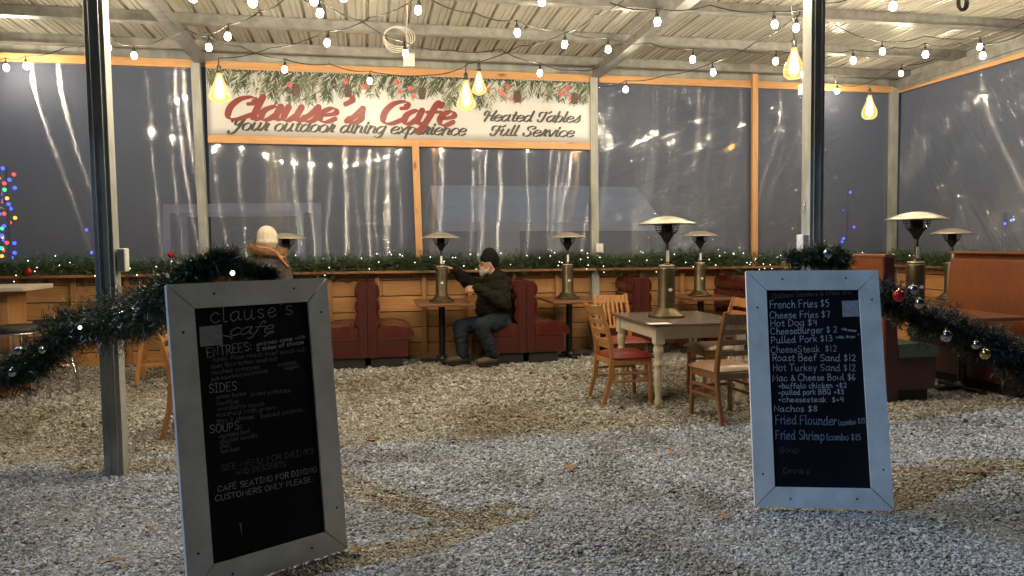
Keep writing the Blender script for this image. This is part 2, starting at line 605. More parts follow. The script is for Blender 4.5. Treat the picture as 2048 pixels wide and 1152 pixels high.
M['nail'] = plain('dark_nail', (0.01, 0.01, 0.011), None, 0.5)
M['banner'] = plain('banner_vinyl', (0.52, 0.515, 0.52), (0.58, 0.575, 0.58), 0.42, 0, 0.8)
M['red_print'] = plain('red_print', (0.17, 0.011, 0.009), (0.21, 0.015, 0.012), 0.42, 0, 2)
M['black_print'] = plain('black_print', (0.018, 0.016, 0.015), (0.03, 0.027, 0.025), 0.42, 0, 2)
M['p_dark'] = plain('dark_green_print', (0.018, 0.028, 0.017), (0.05, 0.065, 0.035), 0.45, 0, 9)
M['p_mid'] = plain('sage_green_print', (0.11, 0.14, 0.085), (0.20, 0.22, 0.15), 0.45, 0, 9)
M['p_frost'] = plain('frosted_print', (0.40, 0.42, 0.36), (0.56, 0.57, 0.51), 0.45, 0, 9)
M['p_berry'] = plain('berry_print', (0.38, 0.05, 0.04), (0.58, 0.22, 0.20), 0.4, 0, 16)
M['p_cone'] = plain('cone_print', (0.04, 0.022, 0.018), (0.13, 0.075, 0.06), 0.5, 0, 40)


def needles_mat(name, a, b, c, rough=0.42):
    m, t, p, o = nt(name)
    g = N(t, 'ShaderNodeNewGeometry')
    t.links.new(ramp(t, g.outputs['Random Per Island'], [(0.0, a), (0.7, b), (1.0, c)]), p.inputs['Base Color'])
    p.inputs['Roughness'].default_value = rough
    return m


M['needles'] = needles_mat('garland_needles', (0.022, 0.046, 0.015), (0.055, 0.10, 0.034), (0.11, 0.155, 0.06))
M['needles_cool'] = needles_mat('dark_garland_needles', (0.005, 0.013, 0.006), (0.012, 0.031, 0.014), (0.028, 0.068, 0.036), 0.3)  # colours darkened, the front garlands' lack of light is in the needles
M['needles_dark'] = needles_mat('shaded_garland_needles', (0.003, 0.007, 0.004), (0.007, 0.017, 0.009), (0.018, 0.040, 0.022), 0.5)  # darker copy for the right garland, its shade put into the colour
M['tinsel'] = plain('silver_tinsel', (0.55, 0.62, 0.60), None, 0.22, 0.9)
M['stem'] = plain('garland_stem', (0.02, 0.022, 0.012), None, 0.8)
M['red_ball'] = plain('red_ornament', (0.42, 0.012, 0.014), None, 0.14, 0.5, coat=0.5)
M['silver_ball'] = plain('silver_ornament', (0.42, 0.42, 0.42), None, 0.14, 1.0)
M['gold_ball'] = plain('gold_ornament', (0.62, 0.44, 0.18), None, 0.2, 1.0)
M['leaf'] = plain('dead_oak_leaf', (0.13, 0.068, 0.032), (0.24, 0.13, 0.065), 0.7, 0, 40)
M['skin'] = plain('skin', (0.42, 0.20, 0.14), (0.50, 0.26, 0.19), 0.5, 0, 30)
M['jacket'] = plain('dark_olive_canvas', (0.009, 0.0078, 0.0056), (0.017, 0.0145, 0.0105), 0.9, 0, 10, 0.5, 0.006, 22, spec=0.12)
M['jeans'] = plain('dark_denim', (0.009, 0.013, 0.019), (0.026, 0.034, 0.046), 0.9, 0, 9, 0.5, 0.005, 26, spec=0.12)
M['beanie'] = plain('black_knit', (0.008, 0.008, 0.008), (0.016, 0.016, 0.016), 0.95, 0, 30, 0.6, 0.003, 90, spec=0.1)
M['boot'] = plain('brown_boot', (0.05, 0.032, 0.02), (0.085, 0.058, 0.036), 0.6, 0, 14, 0.3, 0.002)
M['sole'] = plain('black_sole', (0.012, 0.011, 0.01), None, 0.7)
M['beard'] = plain('grey_beard', (0.23, 0.205, 0.175), (0.46, 0.43, 0.385), 0.95, 0, 40, 1.0, 0.012, 90, spec=0.1)
M['eye'] = plain('dark_eye', (0.02, 0.015, 0.012), None, 0.2)
M['lens'] = plain('spectacle_frame', (0.03, 0.028, 0.026), None, 0.3, 0.5)
M['white_knit'] = plain('cream_knit', (0.56, 0.49, 0.38), (0.78, 0.70, 0.57), 0.95, 0, 9, 1.0, 0.010, 26, spec=0.1, vscale=(3, 3, 0.5))
M['parka'] = plain('brown_parka', (0.055, 0.044, 0.037), (0.080, 0.065, 0.055), 0.8, 0, 6, 0.4, 0.006, 14)
M['fur'] = needles_mat('fur_trim', (0.14, 0.075, 0.03), (0.30, 0.17, 0.075), (0.46, 0.29, 0.15), 0.8)
M['scarf'] = plain('rust_scarf', (0.38, 0.15, 0.07), (0.50, 0.24, 0.13), 0.9, 0, 20, 0.5, 0.004, 60)
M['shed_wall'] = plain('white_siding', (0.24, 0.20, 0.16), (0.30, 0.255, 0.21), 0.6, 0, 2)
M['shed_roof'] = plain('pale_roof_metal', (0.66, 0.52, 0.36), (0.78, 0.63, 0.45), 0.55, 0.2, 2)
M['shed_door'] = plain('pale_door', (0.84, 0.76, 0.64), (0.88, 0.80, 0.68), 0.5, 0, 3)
M['pergola'] = plain('whitewashed_timber', (0.48, 0.42, 0.35), (0.58, 0.51, 0.43), 0.6, 0, 6)
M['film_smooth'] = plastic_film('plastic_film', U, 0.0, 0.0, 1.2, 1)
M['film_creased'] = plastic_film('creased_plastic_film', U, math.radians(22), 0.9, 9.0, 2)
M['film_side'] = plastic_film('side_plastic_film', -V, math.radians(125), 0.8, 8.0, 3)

# ------------------------------------------------------------------ ground
GN = 121
gx = np.sign(np.linspace(-1, 1, GN)) * np.abs(np.linspace(-1, 1, GN)) ** 2.2 * 90
gy = np.sign(np.linspace(-1, 1, GN)) * np.abs(np.linspace(-1, 1, GN)) ** 2.2 * 90 + 6


def ground_z(x, y):
    return 0.012 * np.sin(x * 1.7 + 0.6 * y) * np.cos(y * 1.3 - x * 0.4) + 0.008 * np.sin(x * 4.1) * np.sin(y * 3.7 + 1) - 0.012


X2, Y2 = np.meshgrid(gx, gy)
Z2 = ground_z(X2, Y2)
idx = np.arange(GN * GN).reshape(GN, GN)
quads = np.stack([idx[:-1, :-1], idx[:-1, 1:], idx[1:, 1:], idx[1:, :-1]], -1).reshape(-1, 4)
g = np_mesh('ground', np.stack([X2, Y2, Z2], -1).reshape(-1, 3), quads, M['gravel_ground'], smooth=True)
tag(g, kind='structure')


def ico():
    ph = (1 + 5 ** 0.5) / 2
    v = np.array([(-1, ph, 0), (1, ph, 0), (-1, -ph, 0), (1, -ph, 0), (0, -1, ph), (0, 1, ph), (0, -1, -ph), (0, 1, -ph), (ph, 0, -1), (ph, 0, 1), (-ph, 0, -1), (-ph, 0, 1)], float)
    v /= np.linalg.norm(v[0])
    f = np.array([(0, 11, 5), (0, 5, 1), (0, 1, 7), (0, 7, 10), (0, 10, 11), (1, 5, 9), (5, 11, 4), (11, 10, 2), (10, 7, 6), (7, 1, 8), (3, 9, 4), (3, 4, 2), (3, 2, 6), (3, 6, 8), (3, 8, 9), (4, 9, 5), (2, 4, 11), (6, 2, 10), (8, 6, 7), (9, 8, 1)])
    return v, f


def scatter_stones(name, zones, mat):
    base, tri = ico()
    allv, allf, off = [], [], 0
    for (y0, y1, r, cov) in zones:
        area = (y1 - y0) * (2 * (0.74 * (y0 + y1) / 2 + 0.5))
        n = int(area * cov / (PI * r * r * 0.72))
        yy = rng.uniform(y0, y1, n)
        xx = rng.uniform(-1, 1, n) * (0.74 * yy + 0.5)
        s = r * rng.lognormal(0, 0.28, n)
        sc = np.stack([s * rng.uniform(0.95, 1.45, n), s * rng.uniform(0.65, 0.95, n), s * rng.uniform(0.4, 0.7, n)], -1)
        v = base[None] * (1 + rng.normal(0, 0.13, (n, 12, 1))) * sc[:, None, :]
        az, tl = rng.uniform(0, 2 * PI, n), rng.normal(0, 0.45, n)
        ca, sa, ct, st = np.cos(az), np.sin(az), np.cos(tl), np.sin(tl)
        x1 = v[..., 0] * ct[:, None] + v[..., 2] * st[:, None]
        z1 = -v[..., 0] * st[:, None] + v[..., 2] * ct[:, None]
        x2 = x1 * ca[:, None] - v[..., 1] * sa[:, None]
        y2 = x1 * sa[:, None] + v[..., 1] * ca[:, None]
        zz = ground_z(xx, yy) + rng.uniform(-0.2, 0.75, n) * sc[:, 2]
        p = np.stack([x2 + xx[:, None], y2 + yy[:, None], z1 + zz[:, None]], -1).reshape(-1, 3)
        f = (tri[None] + (np.arange(n) * 12)[:, None, None]).reshape(-1, 3) + off
        allv.append(p); allf.append(f); off += n * 12
    return np_mesh(name, np.concatenate(allv), np.concatenate(allf), mat, n=3)


st = scatter_stones('gravel', [(2.4, 4.2, 0.0076, 0.95), (4.2, 5.8, 0.0092, 0.9), (5.8, 7.6, 0.0125, 0.75), (7.6, 9.6, 0.016, 0.5)], M['gravel'])
tag(st, 'loose grey crushed stone covering the whole floor', 'gravel', kind='stuff')

# ------------------------------------------------------------------ pavilion: steel posts, rafters, purlins, roof
RS = 0.02                                   # roof rises gently towards the viewer
uA = uv(at_v(407, 300, 0))[0]
uB = uv(at_v(1190, 300, 0))[0]
uC = uv(at_v(1788, 300, 0))[0]
uL = uA - 4.9
VF = uv(gnd(235, 4.81))[1]
uF1 = uv(gnd(229, 4.84))[0]
uF2 = uF1 + 4.98
VE = 5.25
ZP = 3.84


def tf(u, v, z): return B(u, v, z)


pav = thing('pavilion', 'steel framed open pavilion with ribbed cream metal roof over the gravel', 'pavilion', B(0, 0), YAW)


def post(u, v, z1, wd=0.1, lean=0.0, mat='galv_post'):
    mb = MB()
    a, b = B(u, v, -0.05), B(u - lean, v, z1)
    x, y = U * wd / 2, V * wd / 2
    mb.hexa([a - x + y, a + x + y, a + x - y, a - x - y, b - x + y, b + x + y, b + x - y, b - x - y])
    # rolled seams standing proud of each face
    for sx in (-0.22, 0.22):
        mb.beam(a + x * 2 * sx + y * 1.03, b + x * 2 * sx + y * 1.03, 0.010, 0.006, V)
    return mb.build('post', M[mat], pav, bev=0.008, seg=2)


for (u_, ln) in ((uL, 0.05), (uA, 0.06), (uB, 0.03), (uC, 0.03)):
    post(u_, 0.0, 3.74, 0.105, ln)
post(uF1, VF, 3.90, 0.115, 0.03)
post(uF2, VF, 3.90, 0.115, 0.03)
post(uF2 + 4.6, VF, 3.90, 0.115)
post(uF1 - 4.9, VF, 3.90, 0.115)
for u_ in (uL, uA, uB):
    mb = MB()
    mb.hexa([B(u_ - 0.05, 0.05, ZP - 0.12), B(u_ + 0.05, 0.05, ZP - 0.12), B(u_ + 0.05, VE, ZP - 0.12 + RS * VE), B(u_ - 0.05, VE, ZP - 0.12 + RS * VE),
             B(u_ - 0.05, 0.05, ZP), B(u_ + 0.05, 0.05, ZP), B(u_ + 0.05, VE, ZP + RS * VE), B(u_ - 0.05, VE, ZP + RS * VE)][::1])
    # lips of the channel
    for sx in (-1, 1):
        mb.beam(B(u_ + sx * 0.058, 0.06, ZP - 0.11), B(u_ + sx * 0.058, VE, ZP - 0.11 + RS * VE), 0.016, 0.022)
    o = mb.build('rafter', M['galv'], pav)
    o.data.flip_normals()
mb = MB()
for dz, wd, ht in ((-0.06, 0.09, 0.12), (-0.145, 0.05, 0.045)):
    mb.beam(B(uC + 0.02, -0.1, ZP + dz), B(uC + 0.02, VE, ZP + dz + RS * VE), wd, ht)
mb.build('side_beam', M['galv'], pav)
for v_ in (0.14, 1.18, 2.42, 3.66, 4.9):
    mb = MB()
    z_ = ZP + RS * v_
    a, b = B(uL - 0.6, v_, z_ + 0.062), B(uC + 0.12, v_, z_ + 0.062)
    mb.beam(a, b, 0.055, 0.115)
    for q in (-1, 1):
        mb.beam(a + V * q * 0.043 - Vector((0, 0, 0.05)), b + V * q * 0.043 - Vector((0, 0, 0.05)), 0.034, 0.008)
    mb.beam(a + Vector((0, 0, 0.058)), b + Vector((0, 0, 0.058)), 0.1, 0.006)
    mb.build('purlin', M['galv'], pav)
# ribbed sheet
prof = []
x = uL - 0.8
PER = 0.228
while x < uC + 0.25:
    for dx, dz in ((0, 0), (0.068, 0), (0.076, 0.010), (0.090, 0.010), (0.098, 0), (0.130, 0), (0.138, 0.010), (0.152, 0.010), (0.160, 0), (0.182, 0), (0.196, 0.034), (0.214, 0.034), (0.2275, 0)):
        prof.append((x + dx, dz))
    x += PER
vs, fs = [], []
for k, v_ in enumerate((-0.25, VE)):
    for (u_, dz) in prof:
        vs.append(B(u_, v_, ZP + 0.125 + RS * v_ + dz))
n = len(prof)
for i in range(n - 1):
    fs.append((i, i + 1, n + i + 1, n + i))
mb = MB(); mb.add(vs, fs)
ro = mb.build('roof_sheet', M['roof'], pav)
sm = ro.modifiers.new('thick', 'SOLIDIFY'); sm.thickness = 0.004; sm.offset = 1

mb = MB(); mb.beam(B(uL - 0.6, -0.12, 3.84), B(uC + 0.1, -0.12, 3.84), 0.012, 0.25)
mb.build('eave_gap_blocker', M['galv_post'], pav)  # added strip hides the sky so the gap above the plate stays dark
mb = MB(); mb.beam(B(uC + 0.13, -0.1, 3.86), B(uC + 0.13, VE, 3.86 + RS * VE), 0.012, 0.30)
mb.build('eave_gap_blocker', M['galv_post'], pav)  # added strip closing the gap along the side

# ------------------------------------------------------------------ timber frame that carries the plastic
tfm = thing('timber_frame', 'pine two-by-four framing fixed between the back steel posts', 'framing', B(0, 0), YAW)
bays = [(uL + 0.06, uA - 0.06), (uA + 0.055, uB - 0.055), (uB + 0.055, uC - 0.055)]
ZT = 3.765
for (a, b) in bays:
    mb = MB(); mb.beam(B(a, 0.0, ZT - 0.05), B(b, 0.0, ZT - 0.05), 0.045, 0.1)
    mb.build('top_plate', M['pine_x'], tfm, bev=0.004)
zh = at_v(800, 286, 0.0).z
mb = MB(); mb.beam(B(uA + 0.06, 0.012, zh), B(uB - 0.055, 0.012, zh), 0.045, 0.095)
mb.build('header', M['pine_x'], tfm, bev=0.004)
u835 = uv(at_v(835, 400, 0.03))[0]
u1508 = uv(at_v(1509, 300, 0.05))[0]
mb = MB(); mb.beam(B(u835 - 0.02, 0.03, zh + 0.045), B(u835 + 0.02, 0.03, 1.1), 0.05, 0.09, U)
mb.build('stud', M['pine_z'], tfm, bev=0.004)
mb = MB(); mb.beam(B(u1508 - 0.015, 0.055, 3.94), B(u1508 + 0.015, 0.055, 1.1), 0.06, 0.085, U)
mb.build('stud', M['pine_z'], tfm, bev=0.004)
mb = MB(); mb.beam(B(uC + 0.02, 0.06, ZT - 0.06), B(uC + 0.02, 4.6, ZT - 0.06), 0.045, 0.1)
mb.build('side_plate', M['pine_y'], tfm, bev=0.004)

# ------------------------------------------------------------------ plank half walls
hw = thing('half_wall', 'waist-high wall of orange pine planks along the back', 'wall', B(0, 0), YAW)
mb = MB()
zb = -0.05
ROWH = 0.21
for r_ in range(6):
    z0 = zb + r_ * ROWH
    z1 = min(z0 + ROWH - 0.012, 1.09)
    x = uL - 0.3 - 0.8 * (r_ % 2)
    while x < uC - 0.05:
        L = random.uniform(1.9, 2.9)
        x1 = min(x + L, uC - 0.04)
        d = random.uniform(0, 0.006)
        mb.beam(B(x, -0.05 + d, (z0 + z1) / 2), B(x1 - 0.003, -0.05 + d, (z0 + z1) / 2), 0.03, z1 - z0)
        x = x1
mb.build('planks', M['plank'], hw, bev=0.003)
mb = MB(); mb.beam(B(uL - 0.3, -0.085, 0.51), B(uC - 0.04, -0.085, 0.51), 0.02, 1.14)
mb.build('plank_gap_blocker', M['stem'], hw)  # dark sheet added to keep outdoor light out of the plank gaps
x = uL + 0.3
k = 0
while x < uC - 0.2:
    if abs(x - uA) > 0.12 and abs(x - uB) > 0.12:
        mb = MB(); mb.beam(B(x, 0.0, -0.02), B(x, 0.0, 1.085), 0.045, 0.06, U)
        mb.build('stud', M['wall_stud'], hw, bev=0.003)
    x += 0.61
for (a, b) in bays:
    mb = MB(); mb.beam(B(a - 0.03, 0.03, 1.108), B(b + 0.03, 0.03, 1.108), 0.24, 0.034)
    mb.build('ledge', M['ledge'], hw, bev=0.004)

sw = thing('half_wall', 'short side half wall of pine planks at the right beyond the corner post', 'wall', B(uC, 0), YAW)
mb = MB()
for r_ in range(6):
    z0 = zb + r_ * ROWH
    z1 = min(z0 + ROWH - 0.012, 1.09)
    for (a, b) in ((0.06, 1.7 + 0.4 * (r_ % 2)), (1.703 + 0.4 * (r_ % 2), 4.5)):
        mb.beam(B(uC + 0.06, a, (z0 + z1) / 2), B(uC + 0.06, b, (z0 + z1) / 2), 0.03, z1 - z0)
mb.build('planks', M['plank_y'], sw, bev=0.003)
mb = MB(); mb.beam(B(uC + 0.095, 0.06, 0.51), B(uC + 0.095, 4.5, 0.51), 0.02, 1.14)
mb.build('plank_gap_blocker', M['stem'], sw)  # added dark sheet, blocks light between the side planks
for v_ in (0.5, 1.1, 1.7, 2.3, 2.9, 3.5, 4.1):
    mb = MB(); mb.beam(B(uC + 0.01, v_, -0.02), B(uC + 0.01, v_, 1.085), 0.06, 0.045, U)
    mb.build('stud', M['wall_stud'], sw, bev=0.003)
mb = MB(); mb.beam(B(uC - 0.02, 0.1, 1.108), B(uC - 0.02, 4.5, 1.108), 0.24, 0.034)
mb.build('ledge', M['ledge_y'], sw, bev=0.004)

# ------------------------------------------------------------------ plastic sheets


def film(label, a, b, z0, z1, mat, side=False, amp=0.005, seed=0):
    nx, nz = 90, 60
    vs, fs = [], []
    for j in range(nz + 1):
        z = z0 + (z1 - z0) * j / nz
        for i in range(nx + 1):
            q = a + (b - a) * i / nx
            e = min(1, 6 * min(i, nx - i) / nx, 6 * min(j, nz - j) / nz)
            d = amp * e * (mnoise.noise(Vector((q * 0.7 + seed, z * 0.8, seed))) + 0.5 * mnoise.noise(Vector((q * 1.9 + z * 0.9, z * 0.7, seed + 4))))
            vs.append((q, d, z))
    for j in range(nz):
        for i in range(nx):
            k = j * (nx + 1) + i
            fs.append((k, k + 1, k + nx + 2, k + nx + 1))
    t = thing('plastic_sheet', label, 'plastic sheet', B(uC + 0.055, 0) if side else B(0, -0.03), YAW + (-PI / 2 if side else 0), 'clear plastic sheets closing the pavilion')
    mb = MB(); mb.add(vs, fs, True)
    mb.build('film', mat, t, world=False)
    # stapled batten along the bottom edge
    mb = MB(); mb.bx(a, b, -0.012, 0.0 - 0.004, z0 - 0.004, z0 + 0.03)
    mb.build('batten', M['pine_x'], t, world=False)
    return t


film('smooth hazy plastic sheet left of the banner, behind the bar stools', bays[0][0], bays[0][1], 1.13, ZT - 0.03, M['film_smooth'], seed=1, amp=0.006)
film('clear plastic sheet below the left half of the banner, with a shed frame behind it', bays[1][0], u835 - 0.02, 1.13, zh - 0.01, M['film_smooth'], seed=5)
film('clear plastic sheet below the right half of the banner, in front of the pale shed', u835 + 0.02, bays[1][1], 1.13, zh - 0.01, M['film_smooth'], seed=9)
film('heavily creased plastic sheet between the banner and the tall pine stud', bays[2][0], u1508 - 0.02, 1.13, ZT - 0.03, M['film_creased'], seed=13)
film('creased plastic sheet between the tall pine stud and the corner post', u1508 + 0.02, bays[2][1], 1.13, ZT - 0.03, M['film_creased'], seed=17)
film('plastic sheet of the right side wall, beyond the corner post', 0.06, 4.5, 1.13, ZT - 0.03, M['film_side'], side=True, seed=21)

# ------------------------------------------------------------------ lettering: single-stroke alphabet
G = {
 'a': (.95, [('c', [(.72, .85), (.45, 1), (.12, .75), (.05, .4), (.2, .03), (.45, .08), (.7, .45)]), ('c', [(.73, 1), (.7, .4), (.75, .08), (.95, .08)])]),
 'b': (.82, [('l', [(.1, 1.65), (.1, 0)]), ('c', [(.1, .6), (.35, 1), (.65, .85), (.72, .5), (.6, .1), (.35, 0), (.1, .2)])]),
 'c': (.78, [('c', [(.68, .8), (.45, 1), (.15, .8), (.05, .45), (.2, .08), (.45, 0), (.74, .2)])]),
 'd': (.95, [('c', [(.68, .75), (.45, 1), (.15, .8), (.06, .4), (.2, .03), (.45, .05), (.68, .4)]), ('c', [(.74, 1.65), (.7, .4), (.76, .06), (.95, .1)])]),
 'e': (.82, [('c', [(.1, .48), (.4, .52), (.68, .66), (.6, .93), (.38, 1), (.12, .75), (.06, .4), (.22, .05), (.48, 0), (.78, .24)])]),
 'f': (.66, [('c', [(.75, 1.45), (.6, 1.68), (.4, 1.5), (.33, 1.0), (.3, 0)]), ('l', [(.08, .95), (.62, .95)])]),
 'g': (.88, [('c', [(.72, .85), (.45, 1), (.12, .75), (.05, .4), (.2, .05), (.45, .08), (.7, .45)]), ('c', [(.74, 1), (.72, .2), (.65, -.4), (.35, -.6), (.05, -.42)])]),
 'h': (.84, [('l', [(.1, 1.65), (.1, 0)]), ('c', [(.1, .55), (.35, .98), (.6, .85), (.65, .4), (.67, .06), (.84, .06)])]),
 'i': (.42, [('c', [(.16, 1), (.15, .3), (.24, .03), (.42, .1)]), ('l', [(.18, 1.34), (.19, 1.46)])]),
 'k': (.76, [('l', [(.1, 1.65), (.1, 0)]), ('l', [(.62, .95), (.12, .4)]), ('l', [(.28, .52), (.7, 0)])]),
 'l': (.42, [('c', [(.16, 1.65), (.14, .35), (.22, .03), (.42, .1)])]),
 'm': (1.15, [('l', [(.1, 1), (.1, 0)]), ('c', [(.1, .6), (.3, .98), (.5, .85), (.53, 0)]), ('c', [(.53, .6), (.75, .98), (.95, .82), (.97, .1), (1.12, .06)])]),
 'n': (.86, [('l', [(.1, 1), (.1, 0)]), ('c', [(.1, .55), (.35, .98), (.6, .85), (.64, .4), (.66, .08), (.86, .08)])]),
 'o': (.84, [('c', [(.4, 1), (.12, .8), (.05, .5), (.15, .12), (.4, 0), (.65, .15), (.75, .5), (.66, .85), (.4, 1)])]),
 'p': (.84, [('l', [(.1, 1), (.1, -.6)]), ('c', [(.1, .6), (.35, 1), (.65, .85), (.72, .5), (.6, .1), (.35, 0), (.1, .2)])]),
 'r': (.62, [('l', [(.1, 1), (.1, 0)]), ('c', [(.1, .5), (.28, .9), (.48, 1), (.6, .86)])]),
 's': (.70, [('c', [(.6, .82), (.4, 1), (.15, .85), (.2, .6), (.5, .42), (.62, .22), (.4, 0), (.08, .15)])]),
 't': (.62, [('c', [(.32, 1.45), (.28, .35), (.38, .03), (.6, .1)]), ('l', [(.05, 1), (.58, 1)])]),
 'u': (.95, [('c', [(.12, 1), (.1, .4), (.2, .05), (.42, .05), (.66, .45)]), ('c', [(.7, 1), (.67, .35), (.74, .05), (.95, .08)])]),
 'v': (.78, [('c', [(.05, 1), (.2, .5), (.34, 0), (.55, .4), (.7, 1)])]),
 'w': (1.05, [('l', [(.05, 1), (.28, 0), (.5, .8), (.72, 0), (.95, 1)])]),
 'x': (.78, [('c', [(.05, .95), (.3, .6), (.45, .2), (.75, .08)]), ('c', [(.7, 1), (.4, .55), (.05, .03)])]),
 'y': (.8, [('l', [(.08, 1), (.38, .05)]), ('l', [(.7, 1), (.2, -.6)])]),
 'A': (1.1, [('l', [(0, 0), (.5, 1.6), (1, 0)]), ('l', [(.2, .55), (.8, .55)])]),
 'B': (1.0, [('l', [(.1, 1.6), (.1, 0)]), ('c', [(.1, 1.6), (.6, 1.55), (.7, 1.2), (.55, .88), (.12, .85)]), ('c', [(.12, .85), (.7, .78), (.85, .4), (.65, .05), (.1, 0)])]),
 'C': (1.06, [('c', [(.95, 1.3), (.65, 1.6), (.25, 1.4), (.07, .8), (.2, .2), (.55, 0), (.97, .25)])]),
 'D': (1.1, [('l', [(.1, 1.6), (.1, 0)]), ('c', [(.1, 1.6), (.6, 1.5), (.95, .95), (.8, .3), (.4, .02), (.1, 0)])]),
 'E': (.92, [('l', [(.8, 1.6), (.1, 1.6), (.1, 0), (.8, 0)]), ('l', [(.1, .85), (.65, .85)])]),
 'F': (.86, [('l', [(.8, 1.6), (.1, 1.6), (.1, 0)]), ('l', [(.1, .85), (.65, .85)])]),
 'G': (1.12, [('c', [(.95, 1.3), (.65, 1.6), (.25, 1.4), (.07, .8), (.2, .2), (.55, 0), (.95, .2)]), ('l', [(.6, .75), (.98, .75), (.95, .15)])]),
 'H': (1.06, [('l', [(.1, 1.6), (.1, 0)]), ('l', [(.9, 1.6), (.9, 0)]), ('l', [(.1, .8), (.9, .8)])]),
 'I': (.75, [('l', [(.1, 1.6), (.6, 1.6)]), ('l', [(.35, 1.6), (.35, 0)]), ('l', [(.1, 0), (.6, 0)])]),
 'L': (.84, [('l', [(.1, 1.6), (.1, 0), (.75, 0)])]),
 'M': (1.3, [('l', [(.05, 0), (.15, 1.6), (.6, .5), (1.05, 1.6), (1.15, 0)])]),
 'N': (1.06, [('l', [(.1, 0), (.1, 1.6), (.9, 0), (.9, 1.6)])]),
 'O': (1.16, [('c', [(.55, 1.6), (.2, 1.35), (.07, .8), (.2, .25), (.55, 0), (.9, .25), (1.03, .8), (.9, 1.35), (.55, 1.6)])]),
 'P': (.9, [('l', [(.1, 1.6), (.1, 0)]), ('c', [(.1, 1.6), (.65, 1.55), (.8, 1.2), (.6, .8), (.1, .75)])]),
 'Q': (1.16, [('c', [(.55, 1.6), (.2, 1.35), (.07, .8), (.2, .25), (.55, 0), (.9, .25), (1.03, .8), (.9, 1.35), (.55, 1.6)]), ('l', [(.65, .4), (1.05, -.1)])]),
 'R': (.96, [('l', [(.1, 1.6), (.1, 0)]), ('c', [(.1, 1.6), (.65, 1.55), (.8, 1.2), (.6, .8), (.1, .75)]), ('l', [(.4, .75), (.88, 0)])]),
 'S': (.96, [('c', [(.85, 1.35), (.55, 1.6), (.15, 1.4), (.2, 1.0), (.6, .72), (.85, .4), (.6, .03), (.1, .2)])]),
 'T': (1.04, [('l', [(0, 1.6), (1, 1.6)]), ('l', [(.5, 1.6), (.5, 0)])]),
 'U': (1.06, [('c', [(.1, 1.6), (.1, .5), (.3, .05), (.7, .05), (.9, .5), (.9, 1.6)])]),
 'Y': (1.0, [('l', [(.05, 1.6), (.5, .8)]), ('l', [(.95, 1.6), (.5, .8), (.5, 0)])]),
 'K': (.96, [('l', [(.1, 1.6), (.1, 0)]), ('l', [(.85, 1.6), (.12, .75)]), ('l', [(.35, .95), (.88, 0)])]),
 '$': (.85, [('c', [(.7, 1.2), (.4, 1.4), (.12, 1.15), (.4, .78), (.68, .4), (.4, .1), (.08, .3)]), ('l', [(.4, 1.65), (.4, -.12)])]),
 '0': (.85, [('c', [(.4, 1.5), (.1, 1.1), (.1, .4), (.4, 0), (.7, .4), (.7, 1.1), (.4, 1.5)])]),
 '1': (.5, [('l', [(.25, 1.55), (.25, 0)])]),
 '2': (.85, [('c', [(.1, 1.2), (.4, 1.5), (.7, 1.15), (.5, .6), (.08, .02)]), ('l', [(.08, .02), (.78, .02)])]),
 '3': (.8, [('c', [(.1, 1.4), (.45, 1.5), (.65, 1.15), (.3, .82)]), ('c', [(.3, .82), (.7, .55), (.6, .1), (.3, 0), (.05, .15)])]),
 '4': (.85, [('l', [(.2, 1.5), (.1, .7), (.75, .7)]), ('l', [(.6, 1.5), (.6, 0)])]),
 '5': (.8, [('l', [(.7, 1.5), (.15, 1.5), (.12, .9)]), ('c', [(.12, .9), (.5, .95), (.7, .5), (.5, .05), (.08, .1)])]),
 '6': (.8, [('c', [(.55, 1.5), (.2, 1.0), (.1, .4), (.35, 0), (.65, .3), (.45, .7), (.12, .45)])]),
 '7': (.75, [('l', [(.05, 1.5), (.65, 1.5), (.3, 0)])]),
 '8': (.8, [('c', [(.4, .8), (.1, 1.15), (.4, 1.5), (.65, 1.15), (.4, .8), (.08, .4), (.4, 0), (.72, .4), (.4, .8)])]),
 '&': (1.05, [('c', [(.95, .6), (.5, 0), (.1, .3), (.55, 1.0), (.55, 1.4), (.3, 1.35), (.45, .7), (1.0, 0)])]),
 '+': (.8, [('l', [(.1, .6), (.7, .6)]), ('l', [(.4, .9), (.4, .3)])]),
 "'": (.42, [('c', [(.25, 1.65), (.28, 1.45), (.14, 1.25)])]),
 ':': (.4, [('l', [(.2, .75), (.21, .85)]), ('l', [(.2, .12), (.21, .22)])]),
 '.': (.5, [('l', [(.2, .4), (.24, .44)])]),
 '(': (.5, [('c', [(.4, 1.7), (.15, .9), (.4, -.1)])]),
 '/': (.6, [('l', [(.5, 1.6), (.05, -.1)])]),
 '-': (.7, [('l', [(.08, .65), (.6, .68)])]),
 '|': (.5, [('c', [(.3, 1.8), (.33, 1.6), (.12, 1.35)])]),
}
G['É'] = (.92, G['E'][1] + [('l', [(.4, 1.75), (.65, 2.0)])])
SCRIPT = dict(G)
